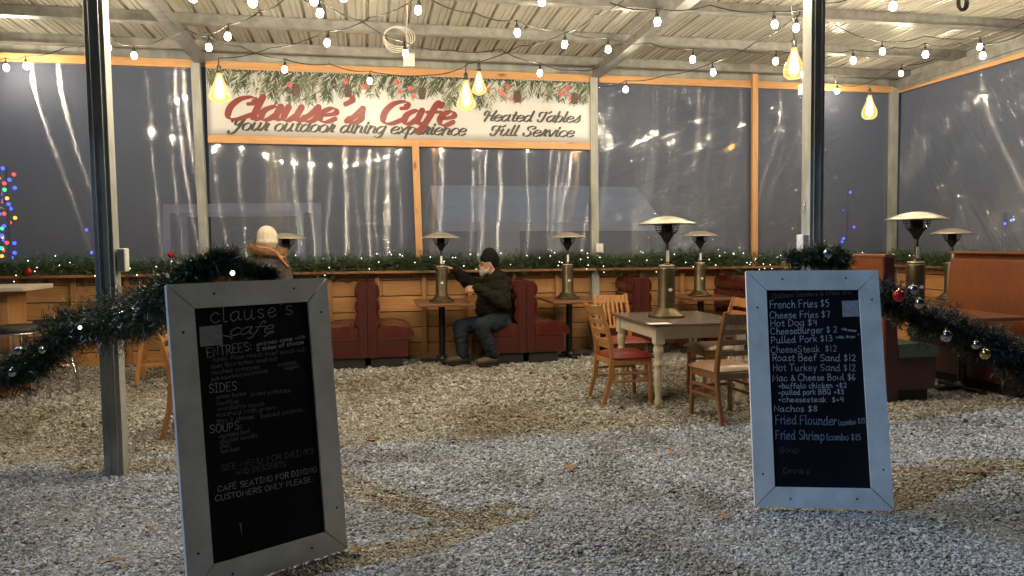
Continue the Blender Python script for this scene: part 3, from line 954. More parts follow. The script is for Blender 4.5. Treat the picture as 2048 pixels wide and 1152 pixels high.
SCRIPT.update({
 'f': (.78, [('c', [(.60, 1.40), (.62, 1.58), (.47, 1.66), (.35, 1.4), (.29, .7), (.17, -.1), (.02, -.5), (-.2, -.45)]), ('l', [(.05, .9), (.75, .95)])]),
 'C': (1.12, [('c', [(.78, 1.12), (.98, 1.2), (1.0, 1.5), (.72, 1.62), (.3, 1.4), (.08, .8), (.2, .15), (.6, 0), (1.12, .35)])]),
 'Y': (1.12, [('c', [(-.05, 1.2), (.02, 1.5), (.22, 1.6), (.36, 1.4), (.32, .95), (.45, .68), (.75, .85), (1.0, 1.6)]), ('c', [(1.0, 1.6), (.85, .6), (.55, -.35), (.1, -.5), (.05, -.2)])]),
 'H': (1.2, [('c', [(.02, 1.0), (.0, 1.35), (.2, 1.6), (.42, 1.45), (.4, .8), (.32, 0)]), ('c', [(1.1, 1.62), (.98, .9), (.95, .12), (1.18, .1)]), ('c', [(.36, .75), (.7, .9), (1.0, .85)])]),
 'T': (1.0, [('c', [(.05, .9), (-.02, 1.3), (.2, 1.55), (.55, 1.5), (.9, 1.42), (1.15, 1.65)]), ('c', [(.66, 1.5), (.62, .8), (.5, .1), (.2, -.02), (.08, .25)])]),
 'F': (.98, [('c', [(.05, .9), (-.02, 1.3), (.2, 1.55), (.55, 1.5), (.9, 1.42), (1.15, 1.65)]), ('c', [(.66, 1.5), (.62, .8), (.5, .1), (.2, -.02), (.08, .25)]), ('l', [(.4, .78), (.95, .84)])]),
 's': (.72, [('c', [(.02, .1), (.3, .5), (.5, 1.05)]), ('c', [(.5, 1.05), (.56, .7), (.64, .3), (.45, 0), (.15, .03), (.1, .25)])]),
 'r': (.66, [('c', [(.0, .1), (.2, .6), (.25, 1.08)]), ('c', [(.25, 1.05), (.5, .98), (.46, .5), (.42, .08), (.66, .1)])]),
 'S': (1.0, [('c', [(.72, 1.15), (.92, 1.25), (.9, 1.55), (.6, 1.62), (.25, 1.4), (.3, 1.05), (.65, .7), (.75, .3), (.5, .0), (.12, .08), (.05, .4)])]),
})


def catmull(p, k=6):
    if len(p) < 3: return p
    q = [p[0]] + list(p) + [p[-1]]
    if p[0] == p[-1]: q = [p[-2]] + list(p) + [p[1]]
    out = []
    for i in range(1, len(q) - 2):
        a, b, c, d = q[i - 1], q[i], q[i + 1], q[i + 2]
        for j in range(k):
            t = j / k
            out.append(tuple(0.5 * ((2 * b[m]) + (-a[m] + c[m]) * t + (2 * a[m] - 5 * b[m] + 4 * c[m] - d[m]) * t * t + (-a[m] + 3 * b[m] - 3 * c[m] + d[m]) * t ** 3) for m in (0, 1)))
    out.append(tuple(p[-1]))
    return out


def strip(mb, pts, org, ex, ey, nz, wfun, lift):
    """a ribbon along 2-D points with width given by direction"""
    L, R_ = [], []
    m = len(pts)
    for i in range(m):
        a, b = pts[max(i - 1, 0)], pts[min(i + 1, m - 1)]
        dx, dy = b[0] - a[0], b[1] - a[1]
        l = math.hypot(dx, dy) or 1
        dx, dy = dx / l, dy / l
        h = wfun(dx, dy) / 2
        L.append((pts[i][0] - dy * h, pts[i][1] + dx * h))
        R_.append((pts[i][0] + dy * h, pts[i][1] - dx * h))
    vs = [org + ex * p[0] + ey * p[1] + nz * lift for p in L] + [org + ex * p[0] + ey * p[1] + nz * lift for p in R_]
    mb.add(vs, [(i, m + i, m + i + 1, i + 1) for i in range(m - 1)])
    for e, o_ in ((0, 1), (m - 1, m - 2)):         # round ends
        dx, dy = pts[e][0] - pts[o_][0], pts[e][1] - pts[o_][1]
        l = math.hypot(dx, dy) or 1
        h = wfun(dx / l, dy / l) / 2
        a0 = math.atan2(dy, dx)
        c = [(pts[e][0] + h * math.cos(a0 - PI / 2 + PI * k / 6), pts[e][1] + h * math.sin(a0 - PI / 2 + PI * k / 6)) for k in range(7)]
        mb.add([org + ex * p[0] + ey * p[1] + nz * lift for p in c], [tuple(range(7))])


def write_(mb, s, A, Bp, xh, plane, wd, shear=0.0, contrast=None, font=G, lift=0.002, jit=0.0, stretch=True):
    """write s from picture point A to picture point Bp on the plane (p0, n); xh is the x-height in picture pixels"""
    p0, n = plane
    a, b = on_plane(A[0], A[1], p0, n), on_plane(Bp[0], Bp[1], p0, n)
    ex = (b - a).normalized()
    ey = n.cross(ex).normalized()
    mid = (a + b) / 2
    size = xh * (mid.y * 1.0) / F
    adv, x = [], 0.0
    for ch in s:
        adv.append(x)
        x += (0.55 if ch == ' ' else font[ch][0] + (0.0 if font is SCRIPT else 0.14))
    sx = (b - a).length / (x * size) if stretch else 1.0
    wpx = wd * mid.y / F
    for ch, x0 in zip(s, adv):
        if ch == ' ': continue
        jx, jy, js = random.gauss(0, jit), random.gauss(0, jit), 1 + random.gauss(0, jit)
        for kind, pts in font[ch][1]:
            q = catmull(pts) if kind == 'c' else pts
            q = [((x0 + jx + px * js + shear * py) * sx * size, (jy + py * js) * size) for px, py in q]
            if contrast:
                wf = lambda dx, dy: wpx * (contrast + (1 - contrast) * abs(dy * 0.93 + dx * 0.36) ** 1.3)
            else:
                wf = lambda dx, dy: wpx
            lift += 0.000012
            strip(mb, q, a, ex, ey, n, wf, lift)
    return lift


class Lines:
    """collects written lines; every line becomes a part of its own"""
    def __init__(s): s.l = []

    def build(s, name, mat, parent, label=None):
        for m_ in s.l: m_.build(name, mat, parent, label=label)


def write(ls, *a, **k):
    m_ = MB()
    ls.l.append(m_)
    return write_(m_, *a, **k)


# ------------------------------------------------------------------ banner
bl, br = at_v(427, 275, 0.03), at_v(1180, 285, 0.03)
ub0, ub1 = uA + 0.06, uB - 0.055
zb0, zb1 = zh + 0.046, ZT - 0.10
ban = thing('banner', 'wide white vinyl banner with red and black lettering under printed frosted pine', 'banner', B(ub0, 0.03, zb0), YAW)
mb = MB()
nx = 60
vs = []
for j in range(9):
    for i in range(nx + 1):
        u_ = ub0 + (ub1 - ub0) * i / nx
        z_ = zb0 + (zb1 - zb0) * j / 8
        vs.append(B(u_, 0.03, z_))
fs = [(j * (nx + 1) + i, j * (nx + 1) + i + 1, (j + 1) * (nx + 1) + i + 1, (j + 1) * (nx + 1) + i) for j in range(8) for i in range(nx)]
mb.add(vs, fs, True)
o = mb.build('banner_sheet', M['banner'], ban)
sm = o.modifiers.new('thick', 'SOLIDIFY'); sm.thickness = 0.002; sm.offset = -1
bp = (B(0, 0.032, 2), V)
mb = Lines()
l = write(mb, 'Clause|s', (446, 238), (722, 246), 27, bp, 13, 0.30, 0.26, SCRIPT, 0.009)
l = write(mb, 'Cafe', (757, 247), (905, 251), 27, bp, 13, 0.30, 0.26, SCRIPT, l)
mb.build('lettering', M['red_print'], ban, label='large red script lettering')
mb = Lines()
l = write(mb, 'Your outdoor dining experience', (458, 260), (930, 271), 14, bp, 5.2, 0.32, 0.25, SCRIPT, 0.0085)
l = write(mb, 'Heated Tables', (963, 242), (1158, 245), 12, bp, 4.8, 0.32, 0.25, SCRIPT, l)
l = write(mb, 'Full Service', (978, 271), (1146, 274), 12, bp, 4.8, 0.32, 0.25, SCRIPT, l)
mb.build('lettering', M['black_print'], ban, label='smaller black script lettering')
# the printed greenery hangs down from the top edge, the motif repeats every 0.43 of the width
W_ = ub1 - ub0
pd, pm, pf, pb, pc = MB(), MB(), MB(), MB(), MB()
rr = random.Random(5)


def blade(mbx, x, z, ang, ln, wd, lift):
    dx, dz = math.sin(ang), -math.cos(ang)
    nx_, nz_ = -dz, dx
    a = [(x - nx_ * wd / 2, z - nz_ * wd / 2), (x + nx_ * wd / 2, z + nz_ * wd / 2), (x + dx * ln + nx_ * wd * .2, z + dz * ln + nz_ * wd * .2), (x + dx * ln - nx_ * wd * .2, z + dz * ln - nz_ * wd * .2)]
    a = [(min(max(p, ub0 + 0.01), ub1 - 0.01), min(q, zb1 - 0.004)) for p, q in a]
    mbx.add([B(p, 0.032 + lift, q) for p, q in a], [(0, 1, 2, 3)])


x = ub0 + 0.015
lift = 0.0002
while x < ub1 - 0.01:                      # dense dark layer behind the sprigs
    for k in range(3):
        lift += 0.0000006
        blade(pd, x + rr.uniform(-.01, .01), zb1 - rr.uniform(0.0, 0.10), rr.uniform(-0.9, 0.9), rr.uniform(0.09, 0.17), 0.016, lift)
    x += 0.011
x = ub0 + 0.03
while x < ub1 - 0.02:
    # one sprig: a stem with paired needles
    big = rr.random()
    L = rr.uniform(0.17, 0.33) * (1.25 if 0.4 < ((x - ub0) / W_ * 2.4) % 1.0 < 0.75 else 0.9)
    ang0 = rr.uniform(-0.5, 0.5)
    z = zb1 - 0.005
    lay = rr.choice([pd, pm, pm, pm, pf, pf])
    lift += 0.00001
    blade(pd, x, z, ang0, L, 0.014, lift)
    k = 0.02
    while k < L:
        for sd in (-1, 1):
            lift += 0.0000006
            nl = 0.115 * (1 - 0.35 * k / L) * rr.uniform(0.8, 1.15)
            which = lay if rr.random() < 0.6 else rr.choice([pd, pd, pf, pd])
            blade(which, x + math.sin(ang0) * k, z - math.cos(ang0) * k, ang0 + sd * rr.uniform(0.35, 0.75), nl, 0.012, lift)
        k += 0.012
    x += rr.uniform(0.022, 0.05)


def disc(mbx, x, z, r, lift, n=16, sq=1.0):
    mbx.add([B(x + r * math.cos(2 * PI * k / n), 0.032 + lift, z + r * sq * math.sin(2 * PI * k / n)) for k in range(n)], [tuple(range(n))])


for i, q in enumerate((0.03, 0.20, 0.34, 0.385, 0.47, 0.505, 0.70, 0.745, 0.765, 0.91, 0.93)):
    x = ub0 + W_ * q
    for q_ in ((x, zb1 - 0.10 - 0.07 * (i % 2), 0.036, 0.0078 + i * 1e-5), (x + 0.045, zb1 - 0.16 - 0.05 * (i % 3), 0.033, 0.0079 + i * 1e-5)):
        pb = MB(); disc(pb, *q_); pb.build('printed_berry', M['p_berry'], ban)
for i, q in enumerate((0.215, 0.345, 0.535, 0.79, 0.95)):
    x = ub0 + W_ * q
    pc = MB()
    for k in range(7):
        disc(pc, x + 0.004 * (k % 2), zb1 - 0.17 - 0.020 * k, 0.055 - 0.004 * abs(k - 3), 0.0081 + i * 1e-5 + k * 1e-6, 14, 0.42)
    pc.build('printed_pinecone', M['p_cone'], ban)
pd.build('printed_pine', M['p_dark'], ban, kind='stuff', label='dark green printed pine needles')
pm.build('printed_pine', M['p_mid'], ban, kind='stuff', label='sage green printed pine needles')
pf.build('printed_pine', M['p_frost'], ban, kind='stuff', label='frosted white printed pine needles')


# ------------------------------------------------------------------ chalkboard signs
def sign(label, org, th, ph, W, L, fw, seed):
    a = Vector((math.cos(th), math.sin(th), 0)); b = Vector((-math.sin(th), math.cos(th), 0))
    up = Vector((0, 0, 1)) * math.cos(ph) + b * math.sin(ph)
    n = a.cross(up).normalized()
    o = Vector(org)
    t = thing('chalkboard_sign', label, 'chalkboard', (o.x, o.y, 0), th)
    fn = lambda x, y, h: o + a * x + up * y + n * h
    mb = MB()
    mb.prism([(fw * .6, fw * .6), (W - fw * .6, fw * .6), (W - fw * .6, L - fw * .6), (fw * .6, L - fw * .6)], fn, -0.022, -0.012)
    mb.build('chalk_panel', M['board'], t)
    g_ = 0.0014
    rails = [[(0, 0), (W, 0), (W - fw, fw), (fw, fw)], [(W, 0), (W, L), (W - fw, L - fw), (W - fw, fw)], [(W, L), (0, L), (fw, L - fw), (W - fw, L - fw)], [(0, L), (0, 0), (fw, fw), (fw, L - fw)]]
    rd = random.Random(seed)
    for r_ in rails:
        cx = sum(p[0] for p in r_) / 4; cy_ = sum(p[1] for p in r_) / 4
        q = [(p[0] + (cx - p[0]) * 0.006 + rd.uniform(-g_, g_), p[1] + (cy_ - p[1]) * 0.006 + rd.uniform(-g_, g_)) for p in r_]
        mb = MB(); mb.prism(q, fn, -0.024, 0.0)
        mb.build('frame_rail', M['sign_white'], t, bev=0.002)
    mb = MB()
    for (x, y) in ((fw * 1.7, fw * .45), (W - fw * 1.7, fw * .5), (fw * 1.8, L - fw * .45), (W - fw * 1.6, L - fw * .4), (fw * .5, L - fw * 1.9), (W - fw * .4, L - fw * 1.5), (W - fw * .38, fw * 1.9), (fw * .45, fw * 1.6)):
        mb.prism([(x + 0.0055 * math.cos(k * PI / 4), y + 0.0055 * math.sin(k * PI / 4)) for k in range(8)], fn, -0.004, 0.0015)
    mb.build('nail_heads', M['nail'], t)
    # rear prop hinged at the top
    mb = MB()
    top = o + a * W / 2 + up * (L - 0.05) - n * 0.03
    for sx in (-1, 1):
        p1 = o + a * (W / 2 + sx * (W / 2 - 0.2)) + up * (L - 0.06) - n * 0.04
        p2 = Vector((p1.x, p1.y, 0.0)) + b * 0.16
        mb.beam(p1, p2, 0.04, 0.02, n)
    c1 = (o + a * 0.2 + b * 0.30)
    mb.beam(Vector((c1.x, c1.y, 0.35)) , Vector((c1.x, c1.y, 0.35)) + a * (W - 0.4), 0.02, 0.04)
    mb.build('rear_prop', M['sign_white'], t)
    return t, fn, (o - n * 0.012, n)


sl, fnL, plL = sign('tilted white-framed chalkboard listing entrees, sides and soups, with a green garland on its top', (-1.3282, 2.9887, 0.012), 0.7531, 0.1141, 0.738, 1.295, 0.108, 1)
mb = Lines()
l = write(mb, "clause's", (420, 647), (590, 628), 19, plL, 1.7, 0.05, None, G, 0.002, 0.03)
l = write(mb, 'cafe', (456, 672), (545, 664), 14.5, plL, 1.7, 0.3, None, SCRIPT, l, 0.02)
mm = MB(); mb.l.append(mm); strip(mm, catmull([(0, 0), (.05, -.012), (.03, -.028), (.12, -.022), (.2, -.03), (.25, -.01), (.29, .0)]), on_plane(446, 671, *plL), (on_plane(546, 664, *plL) - on_plane(446, 671, *plL)).normalized() * 0.8, Vector((0, 0, 1)), plL[1], lambda a, b: 0.0045, 0.0021)
l = write(mb, 'ENTREES:', (413, 715), (506, 700), 11.5, plL, 1.8, 0, None, G, l, 0.03)
l = write(mb, 'entrees come with', (513, 692), (612, 676), 4.6, plL, 1.4, 0, None, G, l, 0.03)
l = write(mb, '2 sides of choice', (513, 702), (608, 687), 4.6, plL, 1.7, 0, None, G, l, 0.03)
l = write(mb, 'SIDES', (417, 787), (475, 780), 11, plL, 1.8, 0, None, G, l, 0.03)
l = write(mb, 'SOUPS:', (419, 867), (486, 857), 10, plL, 1.8, 0, None, G, l, 0.03)
mb.build('chalk_lettering', M['chalk_grey'], sl)
mb = Lines()
for s, a_, b_, h_ in (('. open face roast beef sandwich', (416, 724), (612, 702), 5), ('open face turkey sandwich', (420, 737), (555, 720), 5), ('mashed potatoes', (422, 749), (520, 737), 5),
                      ('pork sauerkraut and potatoes', (422, 762), (535, 744), 4.6), ('seasonal', (556, 733), (592, 727), 4.5), ('veggies', (568, 740), (598, 734), 4.5),
                      ('green beans', (432, 798), (492, 790), 5), ('sweet potatoes', (500, 792), (580, 784), 5), ('stuffing', (432, 811), (478, 805), 5), ('cranberry sauce', (434, 822), (528, 810), 5.5),
                      ('mashed with gravy', (432, 834), (552, 818), 5.5), ('mac & cheese', (432, 846), (508, 836), 5.5), ('baked potato', (520, 836), (606, 822), 5),
                      ('vegetable beef', (436, 876), (498, 866), 5), ('chicken noodle', (438, 887), (514, 873), 5), ('chili', (438, 897), (460, 893), 5), ('ham bean', (440, 907), (480, 899), 5),
                      ('SEE MENU FOR DRINKS', (440, 942), (628, 905), 7), ('AND DESSERTS', (470, 950), (572, 932), 7)):
    l = write(mb, s, a_, b_, h_, plL, 1.7, 0.05, None, G, l, 0.04)
mb.build('faint_lettering', M['chalk_dim'], sl)
mb = Lines()
l = write(mb, 'CAFÉ SEATING FOR DINING', (435, 984), (634, 943), 6.8, plL, 1.7, 0, None, G, 0.002, 0.03)
l = write(mb, 'CUSTOMERS ONLY PLEASE.', (430, 1003), (628, 962), 6.8, plL, 1.7, 0, None, G, l, 0.03)
mm = MB(); mb.l.append(mm); strip(mm, [(0, 0), (.001, -.055)], on_plane(480, 1048, *plL), Vector((1, 0, 0)), Vector((0, 0, 1)), plL[1], lambda a, b: 0.012, 0.002)
mb.build('notice_lettering', M['chalk_grey'], sl)
mb = MB()
c = [on_plane(x, y, *plL) + plL[1] * 0.003 for x, y in ((400, 694), (445, 689), (443, 649), (398, 654))]
mb.add(c, [(0, 1, 2, 3)]); mb.build('paper_note', M['paper'], sl)

sr, fnR, plR = sign('upright white-framed chalkboard priced from French fries to fried shrimp', (1.3161, 4.0135, 0.012), -0.0849, 0.2169, 0.731, 1.313, 0.112, 2)
mb = Lines()
l = 0.002
for s, a_, b_, h_ in (('French Fries $5', (1539, 617), (1660, 613), 9.5), ('Cheese Fries $7', (1539, 637), (1661, 635), 8.5), ('Hot Dog $4', (1540, 653), (1636, 651), 8), ('Cheeseburger $ 2', (1541, 669), (1676, 665), 8),
                      ('Pulled Pork $13', (1542, 687), (1666, 682), 8), ('Mac & Cheese Bowl $6', (1545, 762), (1712, 760), 8), ('+buffalo chicken +$2', (1556, 777), (1694, 775), 6.5),
                      ('+pulled pork BBQ +$3', (1556, 790), (1688, 788), 6.5), ('+cheesesteak  $+4', (1556, 804), (1689, 804), 6.5), ('Nachos $8', (1547, 823), (1636, 823), 7.5), ('Roast Beef Sand $12', (1544, 722), (1713, 722), 8.5)):
    l = write(mb, s, a_, b_, h_, plR, 1.3, 0.04, None, G, l, 0.03)
mb.build('chalk_lettering', M['chalk'], sr)
mb = Lines()
for s, a_, b_, h_ in (('CheeseSteak  $12', (1542, 706), (1674, 703), 8), ('Hot Turkey Sand $12', (1545, 742), (1712, 742), 8.5), ('with sauce', (1682, 660), (1712, 664), 3), ('with fries', (1671, 677), (1710, 676), 3.2)):
    l = write(mb, s, a_, b_, h_, plR, 1.4, 0.04, None, G, l, 0.03)
mm = MB(); mb.l.append(mm); strip(mm, [(0, 0), (.02, -.05), (.026, -.13)], on_plane(1716, 668, *plR), Vector((1, 0, 0)), Vector((0, 0, 1)), plR[1], lambda a, b: 0.006, 0.0022)
mb.build('grey_lettering', M['chalk_grey'], sr)
mb = Lines()
for s, a_, b_, h_ in (('Fried Flounder', (1550, 848), (1675, 850), 11), ('(combo $15', (1676, 851), (1732, 846), 6.5), ('Fried Shrimp', (1551, 878), (1650, 880), 11), ('(combo $15', (1652, 880), (1722, 880), 7.5)):
    l = write(mb, s, a_, b_, h_, plR, 1.8, 0.04, None, G, l, 0.03)
mb.build('blue_lettering', M['chalk_blue'], sr)
mb = Lines()
for s, a_, b_, h_ in (('Chicken Tenders & Fries $10', (1542, 597), (1702, 588), 6), ('Soup', (1558, 905), (1600, 905), 7), ('Drinks', (1565, 946), (1620, 948), 7)):
    l = write(mb, s, a_, b_, h_, plR, 1.7, 0.04, None, G, l, 0.05)
mb.build('faint_lettering', M['chalk_faint'], sr)
mb = MB()
c = [on_plane(x, y, *plR) + plR[1] * 0.003 for x, y in ((1685, 634), (1718, 633), (1716, 601), (1683, 602))]
mb.add(c, [(0, 1, 2, 3)]); mb.build('paper_note', M['paper'], sr)


# ------------------------------------------------------------------ garlands
def resample(pts, rad, step):
    P, Rr = [], []
    for i in range(len(pts) - 1):
        a, b = Vector(pts[i]), Vector(pts[i + 1])
        k = max(1, int((b - a).length / step))
        for j in range(k):
            t = j / k
            P.append(a.lerp(b, t)); Rr.append(rad[i] * (1 - t) + rad[i + 1] * t)
    P.append(Vector(pts[-1])); Rr.append(rad[-1])
    return P, Rr


def smooth_path(pts, k=6):
    q = [Vector(p) for p in pts]
    q = [q[0]] + q + [q[-1]]
    out = []
    for i in range(1, len(q) - 2):
        a, b, c, d = q[i - 1], q[i], q[i + 1], q[i + 2]
        for j in range(k):
            t = j / k
            out.append(0.5 * ((2 * b) + (-a + c) * t + (2 * a - 5 * b + 4 * c - d) * t * t + (-a + 3 * b - 3 * c + d) * t ** 3))
    out.append(q[-2])
    return out


def unit(a):
    return a / np.maximum(np.linalg.norm(a, axis=-1, keepdims=True), 1e-9)


def needle_quads(base, d, ln, wd):
    n = len(base)
    side = unit(np.cross(d, unit(rng.normal(size=(n, 3)))))
    w0, w1 = side * wd[:, None] / 2, side * wd[:, None] * 0.22
    tip = base + d * ln[:, None]
    v = np.stack([base - w0, base + w0, tip + w1, tip - w1], 1).reshape(-1, 3)
    return v, np.arange(n * 4).reshape(-1, 4)


def garland(name_t, path, rads, per_m, nn, nl, nw, mat, parent, tinsel=0, fill=0.25, clump=0.0):
    P, Rr = resample(path, rads, 0.02)
    P = np.array([tuple(p) for p in P]); Rr = np.array(Rr)
    T = unit(np.gradient(P, axis=0))
    length = np.linalg.norm(np.diff(P, axis=0), axis=1).sum()
    nt_ = int(length * per_m)
    i = rng.integers(0, len(P), nt_)
    if clump:
        wgt = 1 + clump * np.sin(np.arange(len(P)) * 0.02 * 2 * PI / 0.22 + 3 * np.sin(np.arange(len(P)) * 0.013))
        i = rng.choice(len(P), nt_, p=wgt / wgt.sum())
        Rr = Rr * (0.78 + 0.28 * (wgt - wgt.min()) / (wgt.max() - wgt.min()))
    rd = unit(rng.normal(size=(nt_, 3)))
    rd = unit(rd - T[i] * (rd * T[i]).sum(-1, keepdims=True) * 0.8)
    fwd = T[i] * rng.uniform(-0.5, 0.9, nt_)[:, None]
    ax = unit(rd + fwd + rng.normal(0, 0.25, (nt_, 3)))
    tl = Rr[i] * rng.uniform(0.55, 1.12, nt_)
    k = rng.uniform(0.12, 1.0, (nt_, nn))
    base = P[i][:, None, :] + ax[:, None, :] * (tl[:, None] * k)[..., None]
    per = unit(np.cross(ax[:, None, :], rng.normal(size=(nt_, nn, 3))))
    dirs = unit(ax[:, None, :] * rng.uniform(0.5, 1.0, (nt_, nn, 1)) + per * 0.75)
    m = nt_ * nn
    v, q = needle_quads(base.reshape(-1, 3), dirs.reshape(-1, 3), nl * rng.uniform(0.6, 1.2, m), nw * rng.uniform(0.8, 1.25, m))
    np_mesh(name_t, v, q, mat, parent)
    if tinsel:
        j = rng.integers(0, m, tinsel)
        v, q = needle_quads(base.reshape(-1, 3)[j], dirs.reshape(-1, 3)[j], nl * rng.uniform(0.7, 1.3, tinsel), nw * rng.uniform(1.2, 2.2, tinsel))
        np_mesh('tinsel', v, q, M['tinsel'], parent)['kind'] = 'stuff'
    mb = MB(); mb.tube([Vector(p) for p in P[::4]], [max(r_ * fill, 0.006) for r_ in Rr[::4]], 7)
    mb.build('stem', M['stem'], parent)
    return P, Rr


def bauble(p, r, mat, label, group=None):
    t = thing('ornament', label, 'ornament', p, random.uniform(0, 6), group)
    mb = MB(); mb.sphere((0, 0, 0), r, 20, 14); mb.build('ball', M[mat], t, world=False)
    mb = MB(); mb.lathe([(0.0, r * 1.2), (r * 0.2, r * 1.2), (r * 0.22, r * 0.95)], 10); mb.tube([(0, 0, r * 1.18), (r * .12, 0, r * 1.3), (0, 0, r * 1.42), (-r * .12, 0, r * 1.3), (0, 0, r * 1.18)], r * 0.03, 5)
    mb.build('cap', M['gold_ball'], t, world=False)
    return t


def fairy(points, parent, r=0.0055, name='fairy_lights'):
    mb = MB()
    for p in points: mb.sphere(p, r, 6, 4)
    return mb.build(name, M['fairy'], parent, kind='stuff' if len(points) > 100 else None)


# back ledge
bg_ = thing('ledge_garland', 'long pine garland with tiny white lights lying along the back ledge', 'garland', B(0, 0.05, 1.13), YAW)
pts, rad = [], []
x = uL - 0.2
while x < uv(at_v(1575, 520, 0.06))[0]:
    pts.append(B(x, 0.06 + 0.02 * math.sin(x * 5), 1.20 + 0.02 * math.sin(x * 3.1) + 0.012 * math.sin(x * 7.7))); rad.append(0.178 + 0.02 * math.sin(x * 4.3))
    x += 0.18
P_, R_ = garland('needles', pts, rad, 560, 14, 0.05, 0.0048, M['needles'], bg_, clump=0.45)
lp = []
for k in range(140):
    i = rng.integers(0, len(P_))
    d = Vector(unit(rng.normal(size=3))) + V * 0.9 + Vector((0, 0, 0.3))
    lp.append(Vector(P_[i]) + d.normalized() * float(R_[i]) * 0.95)
fairy(lp, bg_, 0.0046)
# right corner and side ledge
sg = thing('ledge_garland', 'pine garland with white lights on the ledge at the right corner and side wall', 'garland', B(uC, 0.1, 1.13), YAW)
u0 = uv(at_v(1700, 520, 0.06))[0]
pts = [B(u0 + q * (uC - 0.12 - u0) / 6, 0.06, 1.20 + 0.012 * math.sin(q * 2)) for q in range(6)] + [B(uC - 0.08, 0.12 + 0.3 * q, 1.205 + 0.015 * math.sin(q * 1.7)) for q in range(13)]
P_, R_ = garland('needles', pts, [0.12] * 6 + [0.14] * 13, 480, 14, 0.05, 0.0048, M['needles'], sg, clump=0.45)
lp = []
for k in range(70):
    i = rng.integers(0, len(P_))
    d = Vector(unit(rng.normal(size=3))) + V * 0.6 - U * 0.5 + Vector((0, 0, 0.3))
    lp.append(Vector(P_[i]) + d.normalized() * float(R_[i]) * 0.95)
fairy(lp, sg, 0.0046)
bauble(at_v(57, 543, 0.24), 0.042, 'red_ball', 'red ornament on the back garland at the far left, low against the ledge')
bauble(at_v(342, 510, 0.12), 0.040, 'red_ball', 'red ornament perched on top of the back garland, right of the left steel post')

# front left: from the left, round the post, up over the chalkboard
fg = thing('front_garland', 'dark drooping pine garland wound round the left post and over the tilted chalkboard', 'garland', gnd(220, 4.6))
seq = [(-60, 748, 4.75, .14), (20, 748, 4.7, .155), (75, 722, 4.65, .14), (125, 672, 4.6, .15), (175, 640, 4.55, .18), (225, 648, 4.5, .215), (255, 632, 4.45, .17), (300, 625, 4.1, .125), (335, 590, 3.75, .105), (375, 552, 3.5, .060), (415, 535, 3.46, .066), (450, 522, 3.5, .062), (492, 542, 3.56, .036), (545, 552, 3.62, .022)]
path = smooth_path([at_depth(a, b, c) for a, b, c, d in seq], 5)
rads = []
for i in range(len(seq) - 1):
    for j in range(5): rads.append(1.1 * (seq[i][3] * (1 - j / 5) + seq[i + 1][3] * j / 5))
rads.append(seq[-1][3])
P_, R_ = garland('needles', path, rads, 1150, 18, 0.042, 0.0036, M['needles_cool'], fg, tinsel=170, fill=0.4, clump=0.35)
fairy([at_depth(465, 546, 3.36), at_depth(36, 704, 4.55), at_depth(160, 655, 4.36)], fg, 0.011, 'lamp_bulbs')
for (x, y, d, r, mt, lab) in ((38, 702, 4.56, 0.030, 'silver_ball', 'small silver ornament in the drooping garland left of the left post'), (25, 745, 4.56, 0.028, 'silver_ball', 'silver ornament low in the garland at the far left edge'), (85, 700, 4.5, 0.024, 'silver_ball', 'silver ornament just left of the big garland clump on the left post')):
    bauble(at_depth(x, y, d), r, mt, lab)

# front right: tuft on the upright board, then drooping to the right
tg = thing('board_garland', 'short pine garland tuft lying on top of the upright chalkboard', 'garland', at_depth(1630, 535, 4.35))
path = [at_depth(1578, 522, 4.4), at_depth(1605, 514, 4.38), at_depth(1640, 514, 4.37), at_depth(1672, 516, 4.38), at_depth(1688, 522, 4.4)]
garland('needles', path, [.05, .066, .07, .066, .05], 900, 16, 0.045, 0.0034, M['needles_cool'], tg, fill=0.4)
bauble(at_depth(1655, 508, 4.33), 0.032, 'silver_ball', 'clear silver ornament on the garland tuft above the upright chalkboard')
rg = thing('front_garland', 'dark garland with silver and red ornaments drooping right from the upright chalkboard', 'garland', gnd(1880, 4.5))
seq = [(1762, 585, 4.35, .09), (1800, 612, 4.4, .12), (1840, 640, 4.45, .13), (1890, 650, 4.5, .13), (1940, 675, 4.5, .125), (2000, 705, 4.5, .13), (2070, 745, 4.5, .14), (2130, 770, 4.5, .14)]
path = smooth_path([at_depth(a, b, c) for a, b, c, d in seq], 5)
rads = []
for i in range(len(seq) - 1):
    for j in range(5): rads.append(1.1 * (seq[i][3] * (1 - j / 5) + seq[i + 1][3] * j / 5))
rads.append(seq[-1][3])
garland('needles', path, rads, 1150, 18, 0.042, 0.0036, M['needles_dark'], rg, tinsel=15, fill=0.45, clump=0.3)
for (x, y, d, r, mt, lab) in ((1798, 592, 4.28, 0.034, 'red_ball', 'glossy red ornament at the upper end of the right drooping garland'), (1826, 580, 4.36, 0.030, 'silver_ball', 'silver ornament at the very top of the right garland, behind the red one'),
                              (1838, 607, 4.30, 0.030, 'silver_ball', 'silver ornament just below and right of the red one'), (1892, 672, 4.34, 0.033, 'silver_ball', 'silver ornament hanging in the middle of the right garland, above the green cushion'),
                              (1952, 690, 4.34, 0.025, 'silver_ball', 'small silver ornament on the right garland beside the gold one'), (1970, 708, 4.34, 0.030, 'gold_ball', 'gold ornament on the lower part of the right garland')):
    bauble(at_depth(x, y, d - 0.07), r, mt, lab)

# ------------------------------------------------------------------ festoon lights
ZS = 3.42
bulb_src = None


def sag_path(a, b, sag, k=10):
    out = []
    for i in range(k + 1):
        t = i / k
        out.append(a.lerp(b, t) - Vector((0, 0, sag * 4 * t * (1 - t))))
    return out


